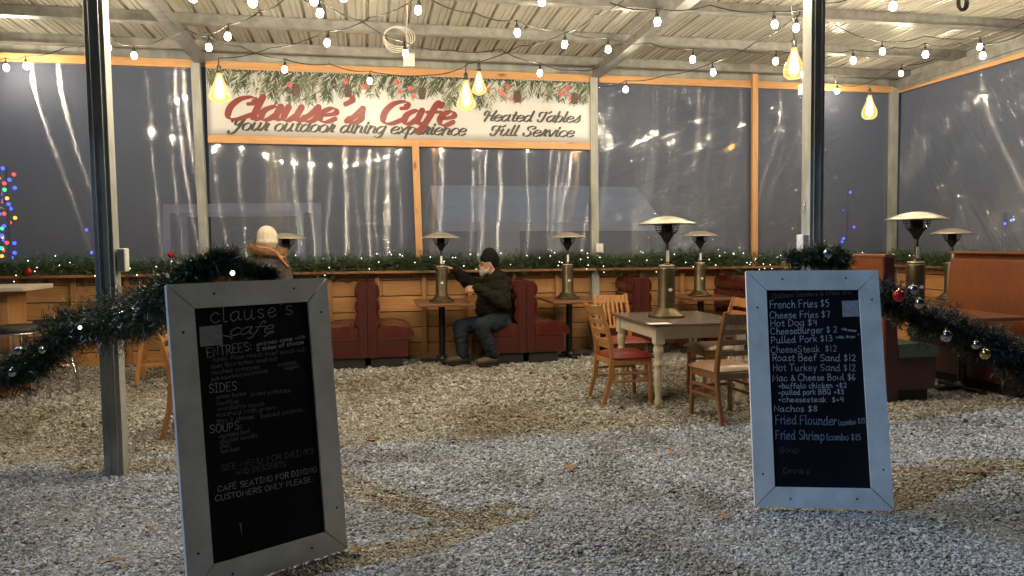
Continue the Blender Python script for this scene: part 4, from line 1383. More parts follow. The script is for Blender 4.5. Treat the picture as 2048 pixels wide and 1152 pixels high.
def make_bulb():
    mb = MB()
    mb.lathe([(0.0, -0.098), (0.010, -0.097), (0.020, -0.090), (0.0255, -0.076), (0.0265, -0.064), (0.023, -0.05), (0.017, -0.038), (0.0145, -0.03)], 10)
    o = mb.build('bulb', M['bulb'], None)
    mb = MB()
    mb.lathe([(0.0155, -0.036), (0.018, -0.03), (0.018, -0.004), (0.012, 0.008), (0.006, 0.012), (0.004, 0.05), (0.0, 0.055)], 10)
    c = mb.build('socket', M['cable_black'], o, world=False)
    return o, c


def place_bulb(parent, p):
    """p is the point where the socket hangs"""
    global bulb_src
    if bulb_src is None:
        bulb_src = make_bulb()
        o, c = bulb_src
    else:
        o = bulb_src[0].copy(); C.objects.link(o)
        c = bulb_src[1].copy(); C.objects.link(c)
    o.parent = parent
    c.parent = o
    o.location = p - parent.location
    o.rotation_euler = (random.uniform(-.12, .12), random.uniform(-.12, .12), random.uniform(0, 6))
    return o


STRANDS = [
    ('black festoon cord at the upper left, with bulbs near the left rafter', [(575, -8), (520, 22), ('b', 457, 74), (410, 66), (372, 60)]),
    ('festoon cord running from the left rafter down across the banner top', [(372, 55), ('b', 418, 96), (480, 92), ('b', 570, 140), (660, 128), ('b', 740, 163), (860, 150), (935, 130)]),
    ('festoon cord crossing the middle of the roof from upper left to the right rafter', [(600, -6), ('b', 640, 28), (720, 40), ('b', 810, 108), (900, 100), (1000, 98), ('b', 1080, 147), (1150, 140), (1200, 132)]),
    ('festoon cord along the second purlin from the middle to the far right', [(860, -2), (950, 26), ('b', 1034, 67), (1120, 60), ('b', 1216, 100), (1300, 86), ('b', 1386, 120), (1470, 98), ('b', 1552, 124), (1640, 100), ('b', 1706, 122), (1790, 95), ('b', 1850, 110), (1920, 86), ('b', 1966, 112), (2060, 60)]),
    ('festoon cord slanting from upper right down to the banner middle', [(1260, -12), (1190, 30), ('b', 1130, 90), (1040, 92), (932, 128)]),
    ('festoon cord rising from the left teardrop lamp to the upper middle', [(437, 116), (540, 96), ('b', 656, 87), (740, 35), ('b', 838, 22), (880, -15)]),
    ('festoon cord along the top right, above the tall steel post', [(1220, 5), ('b', 1314, 45), (1420, 10), ('b', 1548, 50), (1640, 5), (1720, -12)]),
    ('festoon cord slanting down past the plug box to the creased plastic', [(1600, 22), ('b', 1593, 57), (1510, 85), ('b', 1425, 146), (1330, 150), ('b', 1252, 180), (1205, 172)]),
    ('festoon cord from the tall steel post towards the far right corner', [(1670, 50), ('b', 1764, 104), (1850, 72), ('b', 1960, 95), (2060, 40)]),
    ('festoon cord low in the right corner beside the round amber lamp', [(1668, 150), ('b', 1674, 183), (1720, 170), ('b', 1802, 148), (1870, 118), (1900, 108)]),
    ('festoon cord at the far left, looping past the left steel post', [(-40, 118), ('b', 12, 136), ('b', 52, 133), (130, 95), ('b', 218, 97), ('b', 268, 112), (330, 75), (372, 58)]),
    ('festoon cord by the plug box behind the tall steel post', [(1560, 130), ('b', 1605, 150), ('b', 1619, 150), (1640, 132), (1690, 128)]),
    ('festoon cord at the very top edge right of the middle', [(1000, -60), ('b', 1084, 4), (1180, -60)]),
    ('festoon cord at the very top edge on the far right', [(1700, -70), ('b', 1788, 14), (1880, -60)]),
]
FRONT = [('festoon cord along the left half of the front roof edge, above the viewer', [(300, 262), (345, 275), (392, 288), (437, 300), (483, 308), (523, 315), (560, 320), (588, 322), (617, 326), (655, 328)]),
         ('festoon cord along the middle of the front roof edge, above the viewer', [(697, 325), (716, 322), (738, 318), (757, 312), (775, 308), (800, 300), (882, 296), (960, 296), (1057, 300), (1140, 296)]),
         ('festoon cord along the right half of the front roof edge, above the viewer', [(1220, 290), (1282, 285), (1348, 280), (1420, 270), (1500, 258), (1560, 250), (1615, 240)])]
for lab, pts_ in FRONT:
    hang = []
    uc_, vc_ = uv(CO)
    for (a, b) in pts_:
        wpt = at_v(a, b, -0.03)
        uw = uv(wpt)[0]
        vb = 4.85
        z_ = min(wpt.z + (wpt.z - HC) * vb / vc_, 3.86)
        hang.append(B(uw + (uw - uc_) * vb / vc_, vb, z_ + 0.065))
    t = thing('festoon_lights', lab, 'string lights', hang[0], 0, 'festoon strings under the roof')
    ends = [hang[0] - U * 0.9, *[h + Vector((0, 0, 0.045)) for h in hang], hang[-1] + U * 0.9]
    ends[0].z = ends[-1].z = 3.92
    mb = MB(); mb.tube(smooth_path(ends, 3), 0.0055, 6); mb.build('cord', M['cable_black'], t)
    for h in hang: place_bulb(t, h)
for lab, seq in STRANDS:
    nodes = []
    ZS = 3.68 if 'right corner' in lab or 'far right corner' in lab else 3.60 if 'far left' in lab else 3.42
    for q in seq:
        if q[0] == 'b':
            c = at_z(q[1], q[2], ZS - 0.08)       # middle of the glass
            nodes.append((c + Vector((0, 0, 0.115)), c + Vector((0, 0, 0.07))))
        else:
            p = at_z(q[0], q[1], ZS + 0.10)
            nodes.append((p, None))
    # keep everything inside the back wall
    fixed = []
    for p, b in nodes:
        u_, v_ = uv(p)
        if v_ < 0.13:
            f_ = (CO - p); s_ = (0.13 - v_) / f_.dot(V)
            p = p + f_ * s_
            if b is not None: b = b + f_ * s_
        fixed.append((p, b))
    t = thing('festoon_lights', lab, 'string lights', fixed[0][0], 0, 'festoon strings under the roof')
    path = []
    for i in range(len(fixed) - 1):
        seg = sag_path(fixed[i][0], fixed[i + 1][0], 0.03, 6)
        path += seg[:-1]
    path.append(fixed[-1][0])
    mb = MB(); mb.tube(path, 0.0055, 6)
    mb.build('cord', M['cable_black'], t)
    for p, b in fixed:
        if b is not None: place_bulb(t, b)


ZS = 3.42


def pendant(px, ytop, ybot, wpx, cord_px, style, label):
    """big amber glass lamp"""
    z = 3.06 if style == 'tear' else 3.10
    c = at_z(px, (ytop + ybot) / 2, z)
    D = c.y
    h = (ybot - ytop) * D / F * 1.02
    r = wpx * D / F / 2
    t = thing('pendant_lamp', label, 'lamp', c, 0, 'large amber filament lamps')
    if style == 'tear':
        prof = [(0.012, .5), (0.20 * r, .47), (0.36 * r, .30), (0.62 * r, .05), (0.88 * r, -.18), (1.0 * r, -.29), (0.93 * r, -.36), (0.5 * r, -.45), (0.06 * r, -.5)]
    else:
        prof = [(0.012, .5), (0.24 * r, .47), (0.36 * r, .30), (0.60 * r, .10), (0.9 * r, -.10), (1.0 * r, -.24), (0.93 * r, -.38), (0.6 * r, -.475), (0.05 * r, -.5)]
    mb = MB(); mb.lathe([(a, b * h) for a, b in prof], 24)
    mb.build('glass', M['amber_glass'], t, world=False)
    mb = MB(); mb.lathe([(0.008, h * .42), (0.22 * r, h * .30), (0.42 * r, 0.0), (0.52 * r, -h * .22), (0.40 * r, -h * .34), (0.02 * r, -h * .40)], 18)
    mb.build('core_glow', M['core_glow'], t, world=False)  # glowing layer added for a soft spread around the filament
    mb = MB()
    for k in range(6):
        a = 2 * PI * k / 6
        rr_ = 0.26 * r
        mb.tube([(0.3 * rr_ * math.cos(a), 0.3 * rr_ * math.sin(a), h * .33), (rr_ * math.cos(a + .3), rr_ * math.sin(a + .3), h * .02), (0.7 * rr_ * math.cos(a + .6), 0.7 * rr_ * math.sin(a + .6), -h * .26)], 0.010, 6)
    mb.build('filament', M['filament'], t, world=False)
    mb = MB(); mb.lathe([(0.0, .5 * h + .075), (0.012, .5 * h + .07), (0.022, .5 * h + .055), (0.024, .5 * h - .005), (0.013, .5 * h - .012)], 14)
    mb.build('socket', M['cable_black'], t, world=False)
    e = at_z(*cord_px, ZS + 0.10)
    if uv(e)[1] < 0.13:
        f_ = (CO - e); e = e + f_ * ((0.13 - uv(e)[1]) / f_.dot(V))
    mb = MB(); mb.tube(sag_path(c + Vector((0, 0, .5 * h + .07)), e, 0.0, 4), 0.005, 6)
    mb.build('cord', M['cable_black'], t)
    return t


pendant(439, 146, 206, 42, (437, 116), 'tear', 'teardrop amber lamp hanging at the left end of the banner')
pendant(932, 160, 221, 38, (932, 128), 'tear', 'lower and larger of the two teardrop amber lamps before the banner middle')
pendant(958, 142, 190, 30, (957, 118), 'tear', 'upper and smaller of the two teardrop amber lamps before the banner middle')
pendant(1588, 95, 157, 41, (1583, 10), 'pear', 'large pear-shaped amber lamp hanging left of the tall steel post')
pendant(1739, 190, 238, 29, (1738, 172), 'pear', 'pear-shaped amber lamp hanging low in the right corner')

# cables, plug boxes
t = thing('cable_coil', 'coiled white extension cable hanging from a purlin before the banner', 'cable', at_z(792, 75, 3.7))
c = at_z(792, 80, 3.72)
mb = MB()
for k in range(4):
    rx, rz_ = 0.135 + 0.012 * k, 0.135 - 0.008 * k
    mb.tube([c + U * (rx * math.cos(2 * PI * i / 22) + 0.012 * k) + V * (0.012 * k) + Vector((0, 0, rz_ * math.sin(2 * PI * i / 22) + 0.01 * k)) for i in range(22)], 0.0055, 6, closed=True)
mb.tube(smooth_path([at_z(812, -20, 3.92), at_z(815, 30, 3.85), at_z(812, 70, 3.76), at_z(818, 100, 3.66)]), 0.0055, 6)
mb.build('cable_loops', M['cable_white'], t)
mb = MB(); p = at_z(818, 120, 3.60); mb.box(p, (0.13, 0.06, 0.15), Matrix.Rotation(YAW, 3, 'Z'))
mb.build('plug_adapter', M['white_plastic'], t, bev=0.008, seg=2)
t = thing('power_box', 'white hanging socket box beside the pear lamp and the tall steel post', 'socket box', at_z(1607, 180, 3.3))
p = at_z(1607, 180, 3.3)
mb = MB(); mb.box(p, (0.12, 0.05, 0.125), Matrix.Rotation(YAW + .1, 3, 'Z')); mb.build('box', M['white_plastic'], t, bev=0.006, seg=2)
mb = MB()
for sx in (-1, 1):
    mb.box(p + U * sx * 0.025 + V * 0.026, (0.03, 0.006, 0.045), Matrix.Rotation(YAW + .1, 3, 'Z'))
mb.build('sockets', M['tag'], t)
mb = MB(); mb.tube(smooth_path([p + Vector((0, 0, .06)), at_z(1604, 150, 3.42), at_z(1618, 120, 3.55), at_z(1620, 70, 3.75), at_z(1606, 40, 3.86)]), 0.007, 6)
for k in range(3):
    mb.tube([at_z(1628 + 14 * math.cos(2 * PI * i / 16), 140 + (26 - 3 * k) * math.sin(2 * PI * i / 16), 3.5) for i in range(16)], 0.006, 6, closed=True)
mb.build('cable', M['cable_white'], t)
t = thing('cable_bundle', 'black cable bundle tied to a purlin at the top right', 'cable', at_z(1925, 5, 3.8))
c = at_z(1925, 2, 3.8)
mb = MB()
for k in range(5):
    mb.tube([c + U * (0.03 * math.cos(2 * PI * i / 14) * (1 + .3 * k) - .01 * k) + V * 0.012 * k + Vector((0, 0, 0.075 * math.sin(2 * PI * i / 14) - .01 * k)) for i in range(14)], 0.006, 6, closed=True)
mb.build('cable_loops', M['cable_black'], t)


def outlet(label, p, wd, ht, dp, rz, gangs):
    t = thing('outlet_box', label, 'outlet', p, rz)
    mb = MB(); mb.bx(-wd / 2, wd / 2, -dp, 0, -ht / 2, ht / 2); mb.build('cover', M['white_plastic'], t, world=False, bev=0.008, seg=2)
    mb = MB()
    for (a, b) in gangs:
        mb.bx(a - 0.014, a + 0.014, -dp - 0.003, -dp + 0.002, b - 0.018, b + 0.018)
    mb.build('sockets', M['tag'], t, world=False, bev=0.003)
    return t


outlet('grey outlet cover on the back post right of the banner', at_v(1198, 496, 0.056), 0.11, 0.125, 0.03, YAW, [(-.026, .026), (.026, .026), (.026, -.026), (-.026, -.026)])
outlet('outlet cover on the back post left of the banner, above the garland', at_v(413, 514, 0.056), 0.085, 0.13, 0.03, YAW, [(0, .028), (0, -.028)])
p = B(uF1 + 0.058, VF, 0); q = at_depth(245, 520, p.y)
outlet('white outlet box on the right side of the left steel post', Vector((p.x, p.y, q.z)), 0.09, 0.15, 0.05, YAW + PI / 2, [(0, .03), (0, -.03)])
p = B(uF2 - 0.058, VF, 0); q = at_depth(1615, 486, p.y)
outlet('white outlet box on the left side of the tall right steel post', Vector((p.x, p.y, q.z)), 0.09, 0.13, 0.06, YAW - PI / 2, [(0, .03), (0, -.03)])
t = thing('hook', 'small metal hook screwed to the tall right steel post', 'hook', B(uF2 - 0.058, VF, at_depth(1632, 415, p.y).z))
mb = MB(); h0 = t.location
mb.tube([h0 + Vector((0, 0, .05)) + U * .02, h0 + Vector((0, 0, .05)), h0 - U * .02 + Vector((0, 0, .03)), h0 - U * .025 - Vector((0, 0, .02)), h0 - U * .035 - Vector((0, 0, .045)), h0 - U * .055 - Vector((0, 0, .045)), h0 - U * .06 - Vector((0, 0, .025))], 0.004, 6)
mb.build('hook_wire', M['chrome'], t)

# ------------------------------------------------------------------ tabletop heaters
def make_heater(label):
    t = thing('patio_heater', label, 'heater', (0, 0, 0), 0, 'bronze tabletop patio heaters')
    mb = MB(); mb.lathe([(0.0, 0.0), (0.172, 0.0), (0.176, 0.012), (0.168, 0.022), (0.140, 0.028), (0.136, 0.040), (0.122, 0.046), (0.112, 0.060), (0.092, 0.072), (0.085, 0.085)], 32)
    mb.build('base', M['bronze'], t, world=False)
    mb = MB(); mb.lathe([(0.084, 0.078), (0.082, 0.082), (0.081, 0.455), (0.078, 0.470), (0.060, 0.478), (0.0, 0.479)], 28)
    b = mb.build('housing', M['bronze'], t, world=False)
    mb = MB()
    mb.prism([(0.020 * math.cos(k * PI / 8), 0.26 + 0.015 * math.sin(k * PI / 8)) for k in range(16)], lambda a, c, h: Vector((a, -math.sqrt(max(0.0811 ** 2 - a * a, 0)) - h, c)), 0.0, 0.003)
    mb.build('badge', M['tag'], b, world=False)
    mb = MB(); mb.tube([(0.066 * math.cos(2 * PI * k / 20), 0.066 * math.sin(2 * PI * k / 20), 0.486) for k in range(20)], 0.009, 6, closed=True)
    mb.build('collar', M['hat'], t, world=False)
    mb = MB(); mb.lathe([(0.018, 0.478), (0.018, 0.72)], 14)
    mb.lathe([(0.03, 0.478), (0.028, 0.50), (0.02, 0.512)], 14)
    mb.build('pole', M['bronze'], t, world=False)
    mb = MB(); mb.bx(-0.015, 0.015, -0.0215, -0.0185, 0.525, 0.63); mb.build('label_tag', M['tag'], t, world=False)
    mb = MB(); mb.lathe([(0.018, 0.70), (0.030, 0.715), (0.062, 0.775), (0.076, 0.79), (0.078, 0.80), (0.055, 0.805), (0.052, 0.885), (0.0, 0.888)], 24)
    mb.build('burner', M['burner'], t, world=False)
    mb = MB()
    for z, r in ((0.80, 0.088), (0.822, 0.101), (0.846, 0.110), (0.87, 0.116)):
        mb.tube([(r * math.cos(2 * PI * k / 28), r * math.sin(2 * PI * k / 28), z) for k in range(28)], 0.0026, 5, closed=True)
    for k in range(14):
        a = 2 * PI * k / 14
        mb.tube([(r * math.cos(a), r * math.sin(a), z) for r, z in ((0.074, 0.782), (0.088, 0.80), (0.101, 0.822), (0.110, 0.846), (0.118, 0.885))], 0.0024, 5)
    mb.build('grille', M['burner'], t, world=False)
    mb = MB()
    mb.lathe([(0.0, 0.884), (0.12, 0.888), (0.262, 0.878), (0.268, 0.880), (0.264, 0.888), (0.20, 0.912), (0.13, 0.938), (0.085, 0.949), (0.07, 0.951), (0.04, 0.955), (0.0, 0.956)], 40)
    mb.build('reflector', M['hat'], t, world=False)
    return t


ZTAB = 0.75
heat = make_heater('large bronze heater standing on the dark-topped square table in front')
p = at_depth(1333, 622, 7.15)
heat.location = (p.x, p.y, 0.757)
heat.rotation_euler.z = 0.25


def heater(px, D, z, label, sc=1.0, rz=0.2):
    p = at_depth(px, 600, D)
    return dup(heat, (p.x, p.y, z), rz, label, None, sc)


# ------------------------------------------------------------------ booths
def bench_profile(x0=0.0):
    back = [(0.0, 0.12), (0.0, 0.985), (0.02, 1.0), (0.085, 1.0), (0.105, 0.985)]
    for zc in (0.90, 0.73, 0.575):
        for k in range(7):
            a = PI / 2 - PI * k / 6
            back.append((0.102 + 0.04 * math.cos(a), zc + 0.082 * math.sin(a)))
    back += [(0.105, 0.48), (0.105, 0.12)]
    return back


def make_bench(label, L=1.0, seat='vinyl', grp='red booth benches along the back wall'):
    """faces local +x; its length runs along local +y (away from the viewer)"""
    t = thing('booth_bench', label, 'bench', (0, 0, 0), 0, grp)
    fn = lambda a, b, h: Vector((a, h, b))
    mb = MB(); mb.bx(0.03, 0.40, 0.03, L - 0.02, 0, 0.125); mb.build('toe_kick', M['kick'], t, world=False)
    mb = MB(); mb.prism([(0.106, 0.122), (0.47, 0.122), (0.475, 0.33), (0.106, 0.335)], fn, 0.004, L); mb.build('seat_base', M['vinyl_panel'], t, world=False, bev=0.006, seg=2)
    mb = MB(); mb.prism(bench_profile(), fn, 0.012, L - 0.004, True); mb.build('backrest', M[seat], t, world=False, bev=0.008, seg=2)
    mb = MB(); mb.prism([(-0.002, 0.121), (0.100, 0.121), (0.100, 0.9), (0.098, 1.004), (-0.002, 1.004)], fn, -0.004, 0.012); mb.build('end_panel', M['vinyl_panel'], t, world=False, bev=0.003)
    sp = [(0.108, 0.337), (0.49, 0.335), (0.525, 0.345), (0.538, 0.385), (0.53, 0.435), (0.50, 0.462), (0.42, 0.485), (0.30, 0.502), (0.18, 0.497), (0.108, 0.475)]
    mb = MB(); mb.prism(sp, fn, 0.0, L, True); c = mb.build('seat', M[seat], t, world=False, bev=0.012, seg=3)
    mb = MB(); mb.tube([(0.112, -0.001, 0.34), (0.49, -0.001, 0.338), (0.527, -0.001, 0.347), (0.541, -0.001, 0.386), (0.533, -0.001, 0.437)], 0.0045, 5); mb.build('piping', M[seat], c, world=False)
    return t


D1 = at_v(735, 700, 1.02)
u_p1 = uv(at_v(735, 650, 1.0))[0]
u_p2 = uv(at_v(1053, 640, 1.0))[0]
u_p3 = uv(at_v(1262, 560, 0.62))[0] + 0.15
u_p4 = uv(at_v(1505, 560, 0.8))[0]
bn = make_bench('red bench facing right, nearest the tilted chalkboard')


def bench_at(u, v, face, label, first=None):
    rz = YAW if face > 0 else YAW + PI
    # local +y is away from the viewer when facing right; the left facing one is turned round
    loc = B(u, v) if face > 0 else B(u, v - 1.0)
    if first is not None:
        first.location = loc; first.rotation_euler.z = rz
        return first
    if face > 0: return dup(bn, loc, rz, label)
    return dup(bn, loc, rz, label)


bench_at(u_p1 + 0.005, 1.0, 1, '', bn)
# a mirrored copy of the kind, for the benches that face left
bm_ = make_bench('red bench facing left, with its back to the bench nearest the tilted chalkboard')
for o in list(bm_.children) + [g_ for c_ in bm_.children for g_ in c_.children]:
    for v_ in o.data.vertices: v_.co.x = -v_.co.x
    o.data.flip_normals()
bm_.location = B(u_p1 - 0.005, 1.0); bm_.rotation_euler.z = YAW
dup(bm_, B(u_p2 - 0.005, 1.0), YAW, 'red bench facing left, on which the bearded man is seated')
dup(bn, B(u_p2 + 0.005, 1.0), YAW, 'red bench facing right, directly behind the back of the bearded man')
dup(bm_, B(u_p3 - 0.005, 0.62), YAW, 'dark red bench facing left, behind the square table')
dup(bn, B(u_p3 + 0.005, 0.62), YAW, 'dark red bench facing right, behind the front heater')
dup(bm_, B(u_p4 - 0.005, 0.8), YAW, 'dark red bench facing left, just left of the upright chalkboard')
u_p0 = u_p1 - (u_p2 - u_p1) - 0.1
dup(bn, B(u_p0 + 0.005, 1.0), YAW, 'red bench facing right, hidden behind the tilted chalkboard')


def make_table(label, top='laminate', wx=0.66, wy=0.95, grp='pedestal tables between the booths'):
    t = thing('pedestal_table', label, 'table', (0, 0, 0), 0, grp)
    mb = MB(); mb.bx(-wx / 2, wx / 2, -wy / 2, wy / 2, 0.717, 0.75); mb.build('table_top', M[top], t, world=False, bev=0.006, seg=2)
    mb = MB(); mb.lathe([(0.04, 0.02), (0.04, 0.70), (0.05, 0.716)], 16); mb.bx(-0.2, 0.2, -0.2, 0.2, 0.704, 0.714)
    mb.build('column', M['black_metal'], t, world=False)
    mb = MB()
    for a in (0, PI / 2):
        mb.box((0, 0, 0.018), (0.56, 0.07, 0.03), Matrix.Rotation(a, 3, 'Z'))
    mb.lathe([(0.07, 0.035), (0.06, 0.06), (0.04, 0.075)], 16)
    mb.build('foot', M['black_metal'], t, world=False, bev=0.005)
    return t


tb = make_table('brown-topped pedestal table before the bearded man, carrying a heater')
u_t = uv(at_v(891, 606, 1.08))[0]
tb.location = B(u_t, 0.62); tb.rotation_euler.z = YAW
u_tE = uv(at_v(1150, 600, 0.9))[0]
u_tF = uv(at_v(1420, 594, 0.9))[0]
u_tG = uv(at_v(575, 610, 1.0))[0]
dup(tb, B(u_tE, 0.62), YAW, 'brown-topped pedestal table left of the ladder-back chair, carrying a heater')
dup(tb, B(u_tF, 0.62), YAW, 'brown-topped pedestal table behind the front heater, near the upright chalkboard')
dup(tb, B(u_tG, 0.62), YAW, 'pedestal table beside the woman, hidden behind the tilted chalkboard')


def heater_at(u, v, z, label, sc, rz=0.2):
    return dup(heat, B(u, v, z), rz, label, None, sc)


heater_at(u_t, 0.62, 0.752, 'bronze heater on the table in front of the bearded man', 0.90)
heater_at(u_tE, 0.55, 0.752, 'bronze heater on the back table just left of the outlet cover on the post', 0.90)
heater_at(uv(at_v(1400, 500, 0.62))[0], 0.62, 0.752, 'bronze heater on the back table right of the front heater', 0.91)
heater_at(uv(at_v(572, 500, 0.7))[0], 0.7, 0.752, 'bronze heater half hidden behind the woman in the white hat', 0.90)
h_ = heater(1830, 7.2, 0.757, 'bronze heater standing behind the right drooping garland', 1.03)
h_ = heater(1901, 9.15, 0.757, 'small bronze heater at the far right, rising behind the wooden booth back', 0.90)

# ------------------------------------------------------------------ wooden booths on the right
def wood_bench(label, u_back, face, v0, v1, hb):
    """faces +u or -u; long side runs away from the viewer between v0 (near) and v1 (far)"""
    t = thing('wooden_booth', label, 'bench', B(u_back, v0), YAW)
    s = face
    fn = lambda a, b, h: B(u_back + s * a, h, b)
    mb = MB(); mb.prism([(0.0, 0.02), (0.018, 0.02), (-0.04, hb), (-0.058, hb)], fn, v0 - 0.03, v1); mb.build('back_panel', M['veneer'], t, bev=0.003)
    mb = MB(); mb.prism([(0.020, 0.45), (0.085, 0.45), (0.02, hb - 0.06), (-0.036, hb - 0.03)], fn, v0 - 0.03, v1)
    mb.build('inner_panel', M['veneer'], t, bev=0.003)
    mb = MB(); mb.prism([(-0.066, hb + 0.001), (0.028, hb + 0.001), (0.026, hb + 0.028), (-0.062, hb + 0.028)], fn, v0 + 0.0, v1 - 0.01); mb.build('top_cap', M['veneer'], t, bev=0.006, seg=2)
    mb = MB(); mb.prism([(-0.01, 0.0), (0.10, 0.0), (0.095, 0.47), (0.03, hb), (-0.064, hb)], fn, v0 - 0.028, v0 + 0.0); mb.build('end_panel', M['vinyl_panel'], t, bev=0.004)
    mb = MB(); mb.prism([(0.11, 0.10), (0.50, 0.10), (0.51, 0.40), (0.11, 0.40)], fn, v0 - 0.02, v1); mb.build('seat_base', M['vinyl_panel'], t, bev=0.004)
    mb = MB(); mb.prism([(0.06, 0.0), (0.44, 0.0), (0.44, 0.098), (0.06, 0.098)], fn, v0 - 0.04, v1); mb.build('toe_kick', M['kick'], t)
    mb = MB(); mb.prism([(0.105, 0.402), (0.50, 0.402), (0.53, 0.43), (0.53, 0.47), (0.48, 0.505), (0.30, 0.53), (0.105, 0.52)], fn, v0, v1 - 0.01); mb.build('seat', M['green_vinyl'], t, bev=0.012, seg=3)
    return t


pn = gnd(1778, 6.75)
ub_, vb_ = uv(pn)
wood_bench('tall wooden booth with a green cushion, end on, right of the upright chalkboard', ub_, 1, vb_, vb_ - 1.15, 1.315)
pf_ = at_depth(1888, 515, 8.25)
uf_, vf_ = uv(pf_)
wood_bench('tall red-brown wooden booth back at the right edge', uf_ + 0.12, -1, vf_ + 1.35, vf_ - 0.02, 1.32)
tr = dup(tb, gnd(1925, 7.35), YAW, 'brown pedestal table against the red-brown wooden booth at right')
tr2 = dup(tb, Vector((gnd(1901, 9.15).x, gnd(1901, 9.15).y, 0)), YAW, 'pedestal table with a heater hidden behind the red-brown wooden booth')

# ------------------------------------------------------------------ square table and chairs
def turned_leg(mb, x, y):
    mb.box((x, y, 0.65), (0.085, 0.085, 0.15))
    mb.lathe([(0.0, 0.0), (0.022, 0.0), (0.030, 0.03), (0.034, 0.06), (0.026, 0.09), (0.028, 0.12), (0.035, 0.25), (0.036, 0.33), (0.030, 0.36), (0.042, 0.38), (0.044, 0.40), (0.030, 0.42), (0.034, 0.45), (0.044, 0.50), (0.046, 0.53), (0.036, 0.56), (0.048, 0.573), (0.048, 0.578)], 18, (x, y, 0))


ctr = gnd(1307, 6.48)
TW, TL = 0.92, 1.12
tc = ctr + U * (TW / 2) - V * (TL / 2) + Vector((0.0, 0.0, 0))
tq = thing('square_table', 'square dining table with dark top and cream turned legs', 'table', tc, YAW)
mb = MB(); mb.bx(-TW / 2, TW / 2, -TL / 2, TL / 2, 0.727, 0.755); mb.build('table_top', M['dark_top'], tq, world=False, bev=0.007, seg=2)
for sx in (-1, 1):
    for sy in (-1, 1):
        mb = MB(); turned_leg(mb, sx * (TW / 2 - 0.075), sy * (TL / 2 - 0.075)); mb.build('leg', M['cream_paint'], tq, world=False)
mb = MB()
for sx in (-1, 1):
    mb.bx(sx * (TW / 2 - 0.06) - 0.01, sx * (TW / 2 - 0.06) + 0.01, -TL / 2 + 0.118, TL / 2 - 0.118, 0.615, 0.7265)
for sy in (-1, 1):
    mb.bx(-TW / 2 + 0.118, TW / 2 - 0.118, sy * (TL / 2 - 0.06) - 0.01, sy * (TL / 2 - 0.06) + 0.01, 0.615, 0.7265)
mb.build('apron', M['cream_paint'], tq, world=False)
mb = MB(); c = at_z(1318, 647, 0.757); c.z = 0.7565
mb.box((c.x, c.y, 0.7568), (0.20, 0.12, 0.0016), Matrix.Rotation(0.2, 3, 'Z'))
o = mb.build('paper_menu', M['tag'], None)
tag(o, 'white paper lying on the dark square table before the heater', 'paper')


